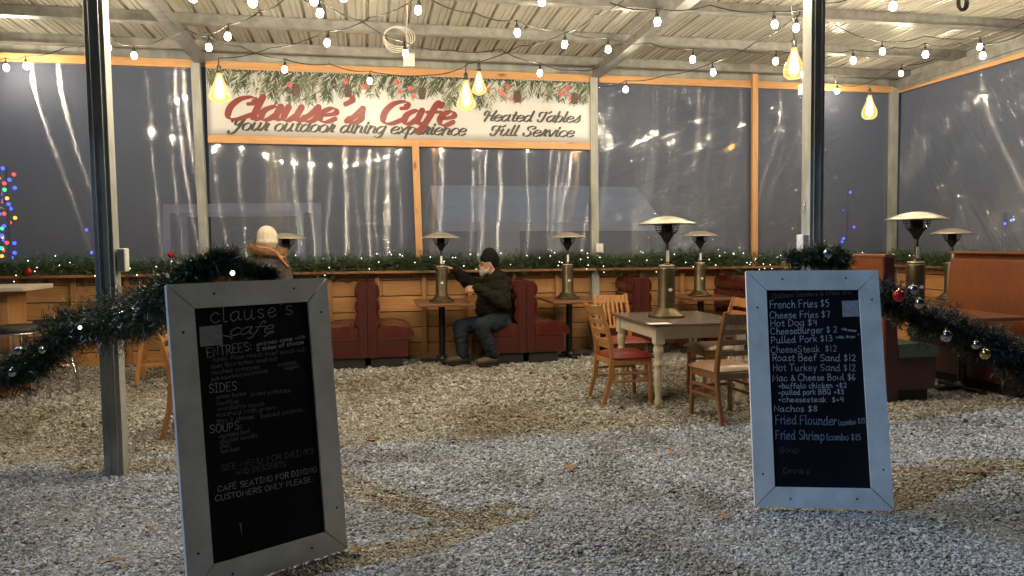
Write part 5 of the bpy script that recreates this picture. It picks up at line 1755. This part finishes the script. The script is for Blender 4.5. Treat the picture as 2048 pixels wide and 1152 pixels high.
def make_chair(label, frame, seat, style='ladder', hb=0.90):
    """faces local +y, origin on the ground at the seat centre"""
    t = thing('dining_chair', label, 'chair', (0, 0, 0), 0, 'wooden chairs')
    W, Dp = 0.42, 0.42
    fr = M[frame]
    for sx in (-1, 1):
        mb = MB()
        x = sx * (W / 2 - 0.02)
        mb.beam((x, Dp / 2 - 0.02, 0), (x * 0.98, Dp / 2 - 0.03, 0.405), 0.034, 0.034, Vector((1, 0, 0)))
        mb.build('leg', fr, t, world=False, bev=0.005)
        mb = MB()
        y0 = -Dp / 2
        pr = [(y0 - 0.075, 0), (y0 - 0.02, 0.22), (y0, 0.42), (y0 - 0.015, 0.55), (y0 - 0.055, 0.72), (y0 - 0.115, hb), (y0 - 0.085, hb + 0.004), (y0 - 0.022, 0.72), (y0 + 0.022, 0.55), (y0 + 0.04, 0.42), (y0 + 0.018, 0.22), (y0 - 0.042, 0)]
        mb.prism(pr, lambda a, b, h: Vector((x + h, a, b)), -0.015, 0.015)
        mb.build('leg', fr, t, world=False, bev=0.004, label=None)
    mb = MB()
    for sx in (-1, 1):
        mb.bx(sx * (W / 2 - 0.02) - 0.011, sx * (W / 2 - 0.02) + 0.011, -Dp / 2 + 0.03, Dp / 2 - 0.045, 0.35, 0.405)
    mb.bx(-W / 2 + 0.038, W / 2 - 0.038, Dp / 2 - 0.045, Dp / 2 - 0.02, 0.35, 0.405)
    mb.bx(-W / 2 + 0.038, W / 2 - 0.038, -Dp / 2 + 0.005, -Dp / 2 + 0.028, 0.35, 0.405)
    mb.build('seat_rail', fr, t, world=False, bev=0.004)
    for z, w_ in ((0.20, 0), (0.275, 0)):
        for sx in (-1, 1):
            mb = MB()
            mb.bx(sx * (W / 2 - 0.02) - 0.009, sx * (W / 2 - 0.02) + 0.009, -Dp / 2 - 0.01, Dp / 2 - 0.035, z - 0.012, z + 0.012)
            mb.build('stretcher', fr, t, world=False, bev=0.003)
    mb = MB(); mb.bx(-W / 2 + 0.03, W / 2 - 0.03, Dp / 2 - 0.04, Dp / 2 - 0.022, 0.225, 0.25); mb.build('stretcher', fr, t, world=False, bev=0.003)
    # padded seat
    mb = MB()
    nx = 12
    vs, fs = [], []
    for j in range(nx + 1):
        for i in range(nx + 1):
            a, b = i / nx * 2 - 1, j / nx * 2 - 1
            x = a * (W / 2 + 0.012) * (0.93 + 0.07 * (b + 1) / 2); y = b * (Dp / 2 + 0.006) + 0.014
            z = 0.418 + 0.047 * (1 - a ** 4) ** .6 * (1 - b ** 4) ** .6
            vs.append((x, y, z))
    for j in range(nx):
        for i in range(nx):
            k = j * (nx + 1) + i
            fs.append((k, k + 1, k + nx + 2, k + nx + 1))
    mb.add(vs, fs, True)
    rim = [j for j in range(nx + 1)] + [(nx + 1) * (j + 1) + nx for j in range(nx)] + [(nx + 1) * nx + nx - 1 - j for j in range(nx)] + [(nx + 1) * (nx - 1 - j) for j in range(nx - 1)]
    vb = [vs[k] for k in rim] + [(vs[k][0] * 0.985, vs[k][1] * 0.985, 0.406) for k in rim]
    m_ = len(rim)
    mb.add(vb, [(m_ + i, m_ + (i + 1) % m_, (i + 1) % m_, i) for i in range(m_)], True)
    mb.add([vb[m_ + i] for i in range(m_)], [tuple(range(m_ - 1, -1, -1))])
    mb.build('seat', M[seat], t, world=False)

    def slat(z0, z1, bow, yb0, yb1):
        mb = MB()
        n = 10
        hw = W / 2 - 0.034
        for i in range(n):
            x0, x1 = -hw + 2 * hw * i / n, -hw + 2 * hw * (i + 1) / n
            d0, d1 = bow * (1 - (x0 / hw) ** 2), bow * (1 - (x1 / hw) ** 2)
            mb.hexa([(x0, yb0 - d0, z0), (x1, yb0 - d1, z0), (x1, yb0 - d1 + .014, z0), (x0, yb0 - d0 + .014, z0), (x0, yb1 - d0, z1), (x1, yb1 - d1, z1), (x1, yb1 - d1 + .014, z1), (x0, yb1 - d0 + .014, z1)])
        return mb

    def yb(z):
        y0 = -Dp / 2
        return y0 + 0.01 - 0.005 - 0.30 * max(0, z - 0.52)
    if style == 'ladder':
        for z0, z1 in ((0.545, 0.59), (0.635, 0.68), (0.725, 0.77)):
            slat(z0, z1, 0.018, yb(z0), yb(z1)).build('back_slat', fr, t, world=False, bev=0.003)
        slat(0.81, 0.895, 0.022, yb(0.81), yb(0.895)).build('top_rail', fr, t, world=False, bev=0.005)
    else:
        slat(0.80, 0.885, 0.022, yb(0.80), yb(0.885)).build('top_rail', fr, t, world=False, bev=0.005)
        slat(0.53, 0.56, 0.018, yb(0.53), yb(0.56)).build('back_slat', fr, t, world=False, bev=0.003)
        for k in range(6):
            x = -0.13 + 0.052 * k
            dd = 0.019 * (1 - (x / 0.176) ** 2)
            mb = MB(); mb.beam((x, yb(0.555) - dd + .007, 0.555), (x, yb(0.805) - dd + .007, 0.805), 0.026, 0.011, Vector((0, 1, 0)))
            mb.build('back_spindle', fr, t, world=False, bev=0.002)
    return t


def put(o, p, face):
    """face = horizontal direction the sitter looks"""
    o.location = (p.x, p.y, 0)
    o.rotation_euler.z = math.atan2(face.y, face.x) - PI / 2
    return o


c1 = make_chair('honey ladder-back chair with a red seat, at the left side of the square table', 'chair', 'red_seat')
f1 = (U * 0.98 + Vector((0, 0.06, 0))).normalized()
put(c1, gnd(1247, 6.98), f1)
c2 = make_chair('dark ladder-back chair with a tan seat, back turned, in front of the square table', 'chair_dark', 'tan_seat', hb=0.91)
put(c2, gnd(1448, 6.22), Vector((-0.30, 0.95, 0)))
c3 = make_chair('honey spindle-back chair behind the square table, facing forward', 'chair', 'red_seat', 'spindle')
put(c3, gnd(1244, 8.0), (V * 1.0 + U * 0.12))
c4 = make_chair('honey chair with a tan seat at the right side of the square table', 'chair', 'tan_seat')
put(c4, gnd(1428, 7.45), -U)
c5 = dup(c1, label='honey ladder-back chair mostly hidden behind the tilted chalkboard')
put(c5, gnd(405, 5.82), U)

# ------------------------------------------------------------------ left side: bar table and stools
bt = thing('bar_table', 'tall table with a pale wooden top at the left edge', 'table', gnd(-55, 7.35), YAW)
mb = MB(); mb.bx(-0.75, 0.62, -0.35, 0.35, 1.04, 1.085); mb.build('table_top', M['pale_top'], bt, world=False, bev=0.006, seg=2)
for sx in (-0.6, 0.33):
    mb = MB(); mb.bx(sx - 0.09, sx + 0.09, -0.2, 0.2, 0.0, 1.04); mb.build('leg', M['wall_stud'], bt, world=False, bev=0.006)
pt = gnd(-34, 7.35)
dup(heat, (pt.x, pt.y, 1.087), 0.1, 'bronze heater on the tall table at the left edge, only its reflector tip in view', None, 0.86)


def make_stool(label):
    t = thing('bar_stool', label, 'stool', (0, 0, 0), 0, 'black stools with chrome legs')
    mb = MB(); mb.lathe([(0.0, 0.655), (0.17, 0.655), (0.195, 0.67), (0.2, 0.695), (0.19, 0.72), (0.15, 0.735), (0.0, 0.738)], 28); mb.build('seat', M['kick'], t, world=False)
    mb = MB(); mb.tube([(0.199 * math.cos(2 * PI * k / 28), 0.199 * math.sin(2 * PI * k / 28), 0.664) for k in range(28)], 0.009, 6, closed=True); mb.build('seat_ring', M['chrome'], t, world=False)
    for k in range(4):
        a = PI / 4 + k * PI / 2
        c, s = math.cos(a), math.sin(a)
        mb = MB(); mb.tube(smooth_path([(0.13 * c, 0.13 * s, 0.655), (0.15 * c, 0.15 * s, 0.56), (0.19 * c, 0.19 * s, 0.34), (0.245 * c, 0.245 * s, 0.17), (0.25 * c, 0.25 * s, 0.0)], 4), 0.0115, 8); mb.build('leg', M['chrome'], t, world=False)
    mb = MB(); mb.tube([(0.205 * math.cos(2 * PI * k / 28), 0.205 * math.sin(2 * PI * k / 28), 0.28) for k in range(28)], 0.008, 6, closed=True); mb.build('foot_ring', M['chrome'], t, world=False)
    return t


s1 = make_stool('black stool with chrome legs at the far left, in front of the tall table')
s1.location = gnd(35, 7.0)
dup(s1, gnd(112, 7.55), 0.5, 'black stool with chrome legs left of the left post, behind the garland')
dup(s1, gnd(-40, 7.9), 0.3, 'black stool with chrome legs at the left edge, furthest back')

ws = thing('wooden_stool', 'plain wooden stool with splayed legs between the left post and the tilted chalkboard', 'stool', gnd(322, 8.1), YAW + 0.1)
mb = MB(); mb.bx(-0.2, 0.2, -0.17, 0.17, 0.70, 0.74); mb.build('seat', M['chair'], ws, world=False, bev=0.01, seg=2)
for sx in (-1, 1):
    for sy in (-1, 1):
        mb = MB(); mb.beam((sx * 0.22, sy * 0.2, 0), (sx * 0.13, sy * 0.12, 0.70), 0.045, 0.03, Vector((0, 1, 0))); mb.build('leg', M['chair'], ws, world=False, bev=0.004)
mb = MB()
for sy in (-1, 1):
    mb.beam((-0.19, sy * 0.18, 0.2), (0.19, sy * 0.18, 0.2), 0.02, 0.035)
for sx in (-1, 1):
    mb.beam((sx * 0.187, -0.17, 0.27), (sx * 0.187, 0.17, 0.27), 0.02, 0.035)
mb.build('stretcher', M['chair'], ws, world=False, bev=0.003)


# ------------------------------------------------------------------ people
def soft(name, mat, parent, caps=(), ells=(), voxel=0.012, it=5, label=None, fold=0.0, grow=1.0):
    """one continuous surface grown from overlapping limbs"""
    mb = MB()
    for a, ra, b, rb in caps: mb.capsule(a, ra * grow, b, rb * grow)
    for c, r, sc in ells: mb.sphere(c, r, 16, 12, sc)
    o = mb.build(name, mat, parent)
    m = o.modifiers.new('r', 'REMESH'); m.mode = 'VOXEL'; m.voxel_size = voxel; m.use_smooth_shade = True
    m = o.modifiers.new('s', 'SMOOTH'); m.iterations = it; m.factor = 0.5
    dg = bpy.context.evaluated_depsgraph_get()
    me = bpy.data.meshes.new_from_object(o.evaluated_get(dg))
    o.modifiers.clear()
    o.data = me
    me.name = name
    if fold:
        nr = [v.normal.copy() for v in me.vertices]
        for v, nn in zip(me.vertices, nr):
            p = v.co
            q = Vector((p.x * 5 + p.z * 3, p.y * 6, p.z * 15 - p.x * 5))
            r_ = 1 - abs(mnoise.noise(q)) * 2.2
            v.co = p + nn * fold * (r_ - 0.5 + 0.7 * mnoise.noise(p * 9))
    me.polygons.foreach_set('use_smooth', [True] * len(me.polygons))
    if label: o['label'] = label
    return o


def hand_caps(wrist, d, palm_n, side, size=1.0, curl=0.5, thumb_side=1):
    """palm plus five fingers; d = pointing direction, palm_n = palm normal, side = across the palm"""
    out = []
    d, palm_n = d.normalized(), palm_n.normalized()
    side = d.cross(palm_n).normalized() * thumb_side
    palm_n = palm_n.normalized()
    k0 = wrist + d * 0.085 * size
    for i, off in enumerate((-0.030, -0.010, 0.010, 0.028)):
        out.append((wrist + side * off * 0.6 * size, 0.020 * size, k0 + side * off * size, 0.0155 * size))
        ln = (0.066, 0.080, 0.084, 0.074)[3 - i] * size
        dd = d
        p = k0 + side * off * size
        for sgm in range(3):
            dd = (dd * math.cos(curl * 0.9) + palm_n * math.sin(curl * 0.9)).normalized()
            q = p + dd * ln * (0.45, 0.32, 0.25)[sgm]
            out.append((p, (0.0105, 0.0095, 0.0088)[sgm] * size, q, (0.0095, 0.0088, 0.008)[sgm] * size))
            p = q
    tb_ = wrist + d * 0.03 * size + side * 0.03 * size
    t1 = tb_ + (d * 0.6 + side * 0.7 + palm_n * 0.35).normalized() * 0.042 * size
    t2 = t1 + (d * 0.95 + side * 0.1 + palm_n * 0.4).normalized() * 0.032 * size
    out += [(tb_, 0.017 * size, t1, 0.012 * size), (t1, 0.012 * size, t2, 0.0095 * size)]
    return out


# the bearded man, seated and reaching left to the heater
def A(px, py, v): return at_v(px, py, v)


man = thing('person', 'bearded man in black knit cap and dark jacket, seated and reaching for a heater', 'person', B(u_p2 - 0.3, 0.8), YAW)
hipN, hipF = A(1002, 643, 0.90), A(1000, 640, 0.62)
knN, knF = A(961, 652, 1.14), A(920, 654, 0.84)
anN, anF = A(986, 711, 1.10), A(926, 709, 0.92)
shN, shF = A(1003, 576, 0.93), A(982, 574, 0.50)
elN, elF = A(1008, 607, 1.02), A(938, 567, 0.47)
wrN, wrF = A(951, 577, 1.02), A(907, 540, 0.56)
chest, belly = A(990, 590, 0.72), A(985, 612, 0.75)
neck, head = A(988, 556, 0.72), A(976, 530, 0.72)
Uz = Vector((0, 0, 1))
lookd = -U + V * 0.12
lookd.normalize()
hx = head
bodyc = [(hipN, .085, hipF, .085), (hipN.lerp(hipF, .5), .11, belly, .11), (belly, .11, chest, .12), (chest, .10, neck, .055), (neck, .055, hx, .06),
         (shN, .05, elN, .042), (elN, .04, wrN, .03), (shF, .05, elF, .042), (elF, .04, wrF, .03), (chest, .08, shN, .06), (chest, .08, shF, .06),
         (hipN, .08, knN, .058), (knN, .056, anN, .042), (hipF, .08, knF, .058), (knF, .056, anF, .042)]
bodyc += hand_caps(wrF, (-U * 0.95 + Uz * 0.35 + V * .1), V * 0.3 - Uz * 0.9, U, 1.0, 0.35)
bodyc += hand_caps(wrN, (-U * 0.95 - Uz * 0.1 - V * 0.15), -V * 0.9 - Uz * 0.3, U, 1.0, 0.95)
bodye = [(hx + Uz * 0.01, .095, (0.95, 0.80, 1.18)), (hx + lookd * 0.035 - Uz * 0.05, .062, (1, .85, 1.0))]
bodyc += [(hx + lookd * 0.088 + Uz * 0.022, .010, hx + lookd * 0.110 - Uz * 0.012, .015), (hx + lookd * 0.080 + Uz * 0.034 + V * .03, .012, hx + lookd * 0.080 + Uz * 0.034 - V * .03, .012)]
for sd in (1, -1):
    e = hx + V * sd * 0.078 - lookd * 0.012 + Uz * 0.0
    bodyc.append((e + Uz * 0.02, .012, e - Uz * 0.016, .010))
soft('body', M['skin'], man, bodyc, bodye, 0.0065, 3)
# eyes, spectacles
mb = MB()
for sd in (1, -1): mb.sphere(hx + lookd * 0.080 + Uz * 0.016 + V * sd * 0.030, 0.009, 10, 8)
mb.build('eyes', M['eye'], man)
mb = MB()
for sd in (1, -1):
    c = hx + lookd * 0.100 + Uz * 0.012 + V * sd * 0.033
    mb.tube([c + V * 0.024 * math.cos(2 * PI * k / 14) + Uz * 0.017 * math.sin(2 * PI * k / 14) for k in range(14)], 0.0022, 5, closed=True)
    mb.tube([c + V * sd * 0.024, hx + V * sd * 0.085 - lookd * 0.01 + Uz * 0.02], 0.002, 5)
mb.build('spectacles', M['lens'], man)
# beard
soft('beard', M['beard'], man, [(hx + lookd * 0.078 - Uz * 0.058, .036, hx + lookd * 0.072 - Uz * 0.115, .034), (hx + lookd * 0.03 - Uz * 0.08 + V * .046, .030, hx + lookd * 0.07 - Uz * 0.095, .040), (hx + lookd * 0.03 - Uz * 0.08 - V * .046, .030, hx + lookd * 0.07 - Uz * 0.095, .040), (hx + V * .070 - Uz * 0.025 - lookd * .004, .012, hx + V * .056 - Uz * 0.08 + lookd * .02, .024),
      (hx + lookd * 0.096 - Uz * 0.036 + V * .026, .010, hx + lookd * 0.104 - Uz * 0.030, .010), (hx + lookd * 0.096 - Uz * 0.036 - V * .026, .010, hx + lookd * 0.104 - Uz * 0.030, .010)], [], 0.006, 2, fold=0.006)
# knit cap, pulled down to the brow and over the ears
bc = hx - lookd * 0.022 + Uz * 0.086
soft('knit_cap', M['beanie'], man, [(bc - lookd * 0.02 + Uz * .0, .102, bc - lookd * 0.0 + Uz * .035, .100), (hx - lookd * 0.055 + Uz * 0.035, .085, bc - lookd * 0.02, .10), (bc + lookd * .035 - Uz * 0.005, .085, bc, .10)], [], 0.009, 4)
# jacket with hood
jk = [(hipN.lerp(hipF, .5) + Uz * 0.03, .185, belly, .20), (belly, .20, chest, .195), (belly + lookd * .07 + Uz * -.02, .14, chest + lookd * 0.03, .14), (chest, .18, neck - Uz * 0.06, .12),
      (shN, .098, elN, .088), (elN, .086, wrN + U * .03, .064), (shF, .095, elF, .082), (elF, .082, wrF + U * .02 - Uz * .005, .060), (chest + Uz * .03, .14, shN, .10), (chest + Uz * .03, .14, shF, .10),
      (neck + U * 0.075 + Uz * 0.0, .085, neck + U * 0.03 + Uz * 0.04, .075), (neck + U * .10 - Uz * .05, .10, neck + U * .05, .10), (neck + U * 0.02 - V * .08, .05, neck + U * 0.02 + V * 0.08, .05)]
soft('jacket', M['jacket'], man, jk, [], 0.011, 4, fold=0.014, grow=1.08)
soft('jeans', M['jeans'], man, [(hipN, .125, hipF, .125), (hipN, .118, knN, .092), (knN, .090, anN + Uz * .0, .075), (hipF, .118, knF, .092), (knF, .090, anF, .075)], [], 0.011, 4, fold=0.011, grow=1.04)
for an, toe in ((anN, -U * 0.97 + V * 0.25), (anF, -U * 0.98 + V * 0.15)):
    f0 = Vector((an.x, an.y, 0.062)) + U * 0.02
    tt = toe.normalized()
    b_ = soft('boot', M['boot'], man, [(f0 + Uz * 0.06, .058, f0, .056), (f0, .056, f0 + tt * 0.12 - Uz * 0.004, .052), (f0 + tt * 0.12 - Uz * 0.004, .052, f0 + tt * 0.20 - Uz * 0.012, .046)], [], 0.009, 4)
    mb = MB()
    pts_ = []
    for k in range(20):
        a = 2 * PI * k / 20
        ca = math.cos(a)
        pts_.append(((0.075 + 0.138 * ca), 0.052 * math.sin(a)))
    sdv = tt.cross(Uz)
    mb.prism(pts_, lambda a, c, h: Vector((f0.x, f0.y, 0)) + tt * a + sdv * c + Uz * h, -0.004, 0.026)
    mb.build('sole', M['sole'], b_)

# the woman in the cream hat, seen from behind
Dw = 8.25
wx = at_depth(534, 470, Dw)
wom = thing('person', 'person in cream knit hat and brown fur-collared parka, back turned', 'person', Vector((wx.x, wx.y, 0)), 0.1)
bx_, by_ = wx.x, wx.y
P3 = lambda dx, dy, z: Vector((bx_ + dx, by_ + dy, z))
soft('body', M['skin'], wom, [(P3(0, 0, .85), .12, P3(0, 0, 1.05), .11), (P3(0, 0, 1.05), .11, P3(0, 0, 1.28), .11), (P3(0, 0, 1.28), .08, P3(0.005, .02, 1.48), .055), (P3(-.15, 0, 1.29), .05, P3(-.2, .03, 1.02), .04), (P3(-.2, .03, 1.02), .04, P3(-.14, .25, .98), .03),
      (P3(.15, 0, 1.29), .05, P3(.2, .03, 1.02), .04), (P3(.2, .03, 1.02), .04, P3(.14, .25, .98), .03), (P3(0, 0, 1.28), .07, P3(-.15, 0, 1.29), .05), (P3(0, 0, 1.28), .07, P3(.15, 0, 1.29), .05),
      (P3(-.08, 0, .85), .09, P3(-.09, .01, .45), .06), (P3(-.09, .01, .45), .058, P3(-.09, -.01, .09), .042), (P3(.08, 0, .85), .09, P3(.09, .01, .45), .06), (P3(.09, .01, .45), .058, P3(.09, -.01, .09), .042)]
     + hand_caps(P3(-.14, .25, .98), Vector((.2, .9, 0)), Vector((0, 0, -1)), U, .9, .5) + hand_caps(P3(.14, .25, .98), Vector((-.2, .9, 0)), Vector((0, 0, -1)), U, .9, .5, -1),
     [(P3(0.005, .03, 1.55), .095, (.85, 1.0, 1.2)), (P3(.005, .125, 1.53), .018, (.8, 1, 1.3))], 0.008, 3)
hz = 1.555
soft('knit_hat', M['white_knit'], wom, [(P3(-.004, .02, hz - .035), .112, P3(-.006, .015, hz + .02), .108), (P3(-.03, .015, hz + .03), .082, P3(.022, .015, hz + .008), .088)], [(P3(-.005, .018, hz - .05), .118, (1, 1, .5))], 0.01, 3)
soft('parka', M['parka'], wom, [(P3(0, 0, .80), .20, P3(0, 0, 1.05), .18), (P3(0, 0, 1.05), .18, P3(0, 0, 1.24), .155), (P3(0, 0, 1.26), .14, P3(0.005, .01, 1.36), .085), (P3(-.145, 0, 1.28), .085, P3(-.205, .03, 1.02), .078), (P3(-.205, .03, 1.02), .076, P3(-.145, .23, .98), .055),
      (P3(.145, 0, 1.28), .085, P3(.205, .03, 1.02), .078), (P3(.205, .03, 1.02), .076, P3(.145, .23, .98), .055), (P3(0, 0, 1.25), .12, P3(-.145, 0, 1.28), .085), (P3(0, 0, 1.25), .12, P3(.145, 0, 1.28), .085), (P3(-.06, 0, .62), .16, P3(-.04, 0, .85), .18), (P3(.06, 0, .62), .16, P3(.04, 0, .85), .18)], [], 0.012, 4, fold=0.010)
soft('trousers', M['jeans'], wom, [(P3(-.085, 0, .7), .09, P3(-.09, .01, .45), .08), (P3(-.09, .01, .45), .078, P3(-.09, -.01, .12), .065), (P3(.085, 0, .7), .09, P3(.09, .01, .45), .08), (P3(.09, .01, .45), .078, P3(.09, -.01, .12), .065)], [], 0.012, 4)
for sx in (-1, 1):
    soft('boot', M['boot'], wom, [(P3(sx * .09, -.01, .16), .06, P3(sx * .09, -.02, .05), .05), (P3(sx * .09, -.02, .05), .05, P3(sx * .095, .15, .042), .042)], [], 0.01, 4)
# fur collar: thousands of short hairs on a ring
nh = 5200
a_ = rng.uniform(0, 2 * PI, nh)
rr_ = 0.145 + rng.normal(0, 0.018, nh)
ce = np.stack([bx_ + rr_ * 1.12 * np.cos(a_) + 0.0, by_ + rr_ * 0.95 * np.sin(a_) + 0.0, 1.405 - 0.03 * np.cos(a_) + rng.normal(0, 0.024, nh)], -1)
dr = unit(np.stack([np.cos(a_), np.sin(a_), rng.normal(0.1, 0.6, nh)], -1) + rng.normal(0, .35, (nh, 3)))
v, q = needle_quads(ce, dr, 0.032 * rng.uniform(.5, 1.2, nh), 0.005 * np.ones(nh))
np_mesh('fur_collar', v, q, M['fur'], wom)
mb = MB(); mb.tube([P3(0.155 * math.cos(2 * PI * k / 24), 0.13 * math.sin(2 * PI * k / 24), 1.405 - 0.03 * math.cos(2 * PI * k / 24)) for k in range(24)], 0.045, 8, closed=True)
mb.build('collar_roll', M['fur'], wom)
soft('scarf', M['scarf'], wom, [(P3(-.05, -.150, 1.445), .016, P3(.06, -.150, 1.43), .020), (P3(.06, -.15, 1.43), .020, P3(.14, -.12, 1.38), .018), (P3(.14, -.12, 1.38), .018, P3(.19, -.09, 1.30), .013), (P3(.10, -.13, 1.39), .012, P3(.21, -.07, 1.33), .010), (P3(.19, -.09, 1.30), .012, P3(.235, -.05, 1.23), .010)], [], 0.006, 2, fold=0.006)

# ------------------------------------------------------------------ outside, seen through the plastic
sh = thing('shed', 'pale gabled shed with a door beyond the plastic sheets', 'shed', at_depth(1080, 520, 17))
eL, eR = at_depth(890, 448, 16.5), at_depth(1312, 443, 17.5)
ex = (eR - eL); ex.z = 0; ln = ex.length; ex.normalize(); ey = Vector((-ex.y, ex.x, 0))
ze = (eL.z + eR.z) / 2
rl = eL.copy(); rl.z = ze
mb = MB()
ov, rise, dep = 0.15, 0.95, 3.4
q = lambda a, b, z: Vector((rl.x, rl.y, 0)) + ex * a + ey * b + Uz * z
mb.hexa([q(-ov, -ov, ze - .12), q(ln + ov, -ov, ze - .12), q(ln + ov, dep / 2, ze + rise - .12), q(-ov, dep / 2, ze + rise - .12), q(-ov, -ov, ze), q(ln + ov, -ov, ze), q(ln + ov, dep / 2, ze + rise), q(-ov, dep / 2, ze + rise)])
mb.hexa([q(-ov, dep / 2 + .004, ze + rise - .12), q(ln + ov, dep / 2 + .004, ze + rise - .12), q(ln + ov, dep + ov, ze - .12), q(-ov, dep + ov, ze - .12), q(-ov, dep / 2 + .004, ze + rise), q(ln + ov, dep / 2 + .004, ze + rise), q(ln + ov, dep + ov, ze), q(-ov, dep + ov, ze)])
mb.build('roof', M['shed_roof'], sh)
mb = MB()
mb.prism([(0.12, 0), (dep - .12, 0), (dep - .12, ze - .1), (dep / 2, ze + rise - .16), (0.12, ze - .1)], lambda a, b, h: q(h, a, b), 0.1, ln - 0.1)
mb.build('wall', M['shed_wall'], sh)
mb = MB(); mb.beam(q(-ov, -ov - .012, ze - .09), q(ln + ov, -ov - .012, ze - .09), 0.02, 0.2); mb.build('fascia', M['shed_door'], sh)
dl = (at_depth(955, 480, 16.6) - rl).dot(ex); dr_ = (at_depth(1042, 480, 16.8) - rl).dot(ex)
mb = MB(); mb.beam(q(dl, 0.10, 1.0), q(dr_, 0.10, 1.0), 0.05, 1.9); mb.build('door', M['shed_door'], sh)

pg = thing('pergola', 'whitewashed timber frame standing beyond the plastic, behind the person in the cream hat', 'pergola', at_depth(490, 560, 12.5))
zt = at_depth(490, 416, 12.5).z
for px_, dd in ((337, 12.5), (637, 12.5), (372, 14.2), (605, 14.2)):
    p = at_depth(px_, 480, dd)
    mb = MB(); mb.box((p.x, p.y, zt / 2 - .02), (0.12, 0.12, zt - .06)); mb.build('post', M['pergola'], pg)
    mb = MB(); mb.box((p.x, p.y, 0.06), (0.2, 0.2, 0.12)); mb.build('post_foot', M['pergola'], pg)
for a, b in (((330, 12.5), (645, 12.5)), ((366, 14.2), (612, 14.2))):
    p, r_ = at_depth(a[0], 480, a[1]), at_depth(b[0], 480, b[1])
    mb = MB(); mb.beam(Vector((p.x, p.y, zt)), Vector((r_.x, r_.y, zt)), 0.08, 0.14); mb.build('beam', M['pergola'], pg)

M['glow_red'] = emit('red_glow', (1.0, 0.05, 0.03), 4)
M['glow_blue'] = emit('blue_glow', (0.04, 0.07, 1.0), 5)
M['glow_green'] = emit('green_glow', (0.03, 1.0, 0.30), 3.5)
M['glow_orange'] = emit('orange_glow', (1.0, 0.36, 0.04), 4)


def lit_pole(label, px, D, z0, z1, cols, n, r):
    p = at_depth(px, 450, D)
    t = thing('lit_pole', label, 'lit pole', Vector((p.x, p.y, 0)))
    mb = MB(); mb.lathe([(0.045, 0), (0.04, z1), (0.0, z1 + .02)], 12); mb.build('pole', M['cable_black'], t, world=False)
    groups = {}
    for k in range(n):
        a = k * 2.1
        groups.setdefault(cols[k % len(cols)], []).append((0.055 * math.cos(a) + random.uniform(-.11, .11), 0.055 * math.sin(a), z0 + (z1 - z0) * (k + random.uniform(-.6, .6)) / (n - 1)))
    for c, ps in groups.items():
        for p_ in ps:
            mb = MB(); mb.sphere(p_, r, 8, 6); mb.build('coloured_bulb', M[c], t, world=False)
    return t


lit_pole('pole wound with red, blue, green and orange lights beyond the plastic at the far left', 14, 10.6, 1.28, 2.6, ['glow_red', 'glow_blue', 'glow_orange', 'glow_blue', 'glow_red', 'glow_green', 'glow_blue', 'glow_blue'], 40, 0.026)
lit_pole('pole with blue lights beyond the plastic, just left of the left steel post', 190, 11.5, 1.2, 1.9, ['glow_blue'], 4, 0.022)
lit_pole('added pole of blue lights standing in for streaks on the right corner plastic', 1692, 13.0, 1.1, 2.3, ['glow_blue'], 6, 0.022)  # added lights in place of blue streaks reflected on the plastic
lit_pole('added pole of blue lights standing in for streaks on the far right side plastic', 2010, 14.5, 1.1, 2.0, ['glow_blue'], 4, 0.025)  # likewise added for blue streaks on the side sheet

# ------------------------------------------------------------------ dead leaves on the stones
def leaf(px, py, label, s=0.05):
    p = at_z(px, py, 0.012)
    s *= 0.8
    pts_ = []
    for k in range(18):
        a = 2 * PI * k / 18
        r_ = s * (0.75 + 0.35 * abs(math.cos(2.5 * a)) + random.uniform(-.08, .08))
        pts_.append((r_ * 1.25 * math.cos(a), r_ * 0.75 * math.sin(a)))
    mb = MB()
    n = len(pts_)
    zf = lambda a, b: 0.35 * s * (abs(b / s)) + 0.2 * s * math.sin(a / s * 2)
    vs = [(a, b, zf(a, b)) for a, b in pts_] + [(0, 0, 0)]
    mb.add(vs, [(i, (i + 1) % n, n) for i in range(n)], True)
    mb.tube([(s * 1.1, 0, zf(s, 0)), (s * 1.8, .01, .01)], 0.0015, 4)
    o = mb.build('fallen_leaf', M['leaf'], None)
    o.location = p; o.rotation_euler = (random.uniform(-.2, .2), random.uniform(-.2, .2), random.uniform(0, 6))
    tag(o, label, 'leaf', 'dead leaves on the gravel')
    return o


leaf(232, 1122, 'broad brown dead leaf on the gravel at the bottom left corner', 0.05)
leaf(302, 1055, 'brown dead leaf on the gravel left of the foot of the tilted chalkboard', 0.035)
leaf(710, 1100, 'orange dead leaf at the right foot of the tilted chalkboard', 0.04)
leaf(1138, 935, 'pale dead leaf alone in the middle of the bluish gravel', 0.045)
leaf(1950, 943, 'orange dead leaf on the gravel at the right edge', 0.06)
leaf(1448, 1032, 'small dead leaf left of the foot of the upright chalkboard', 0.035)
leaf(745, 878, 'dead leaf right of the tilted chalkboard, in the warm light', 0.045)
for (x, y) in ((815, 806), (990, 826), (1130, 755), (1015, 830), (905, 880), (1100, 850), (1245, 815), (800, 770), (1180, 890), (1340, 900), (1020, 800), (1075, 780)):
    leaf(x, y, 'small dark dead leaf in the warm-lit gravel between chalkboard and chairs', random.uniform(0.025, 0.04))
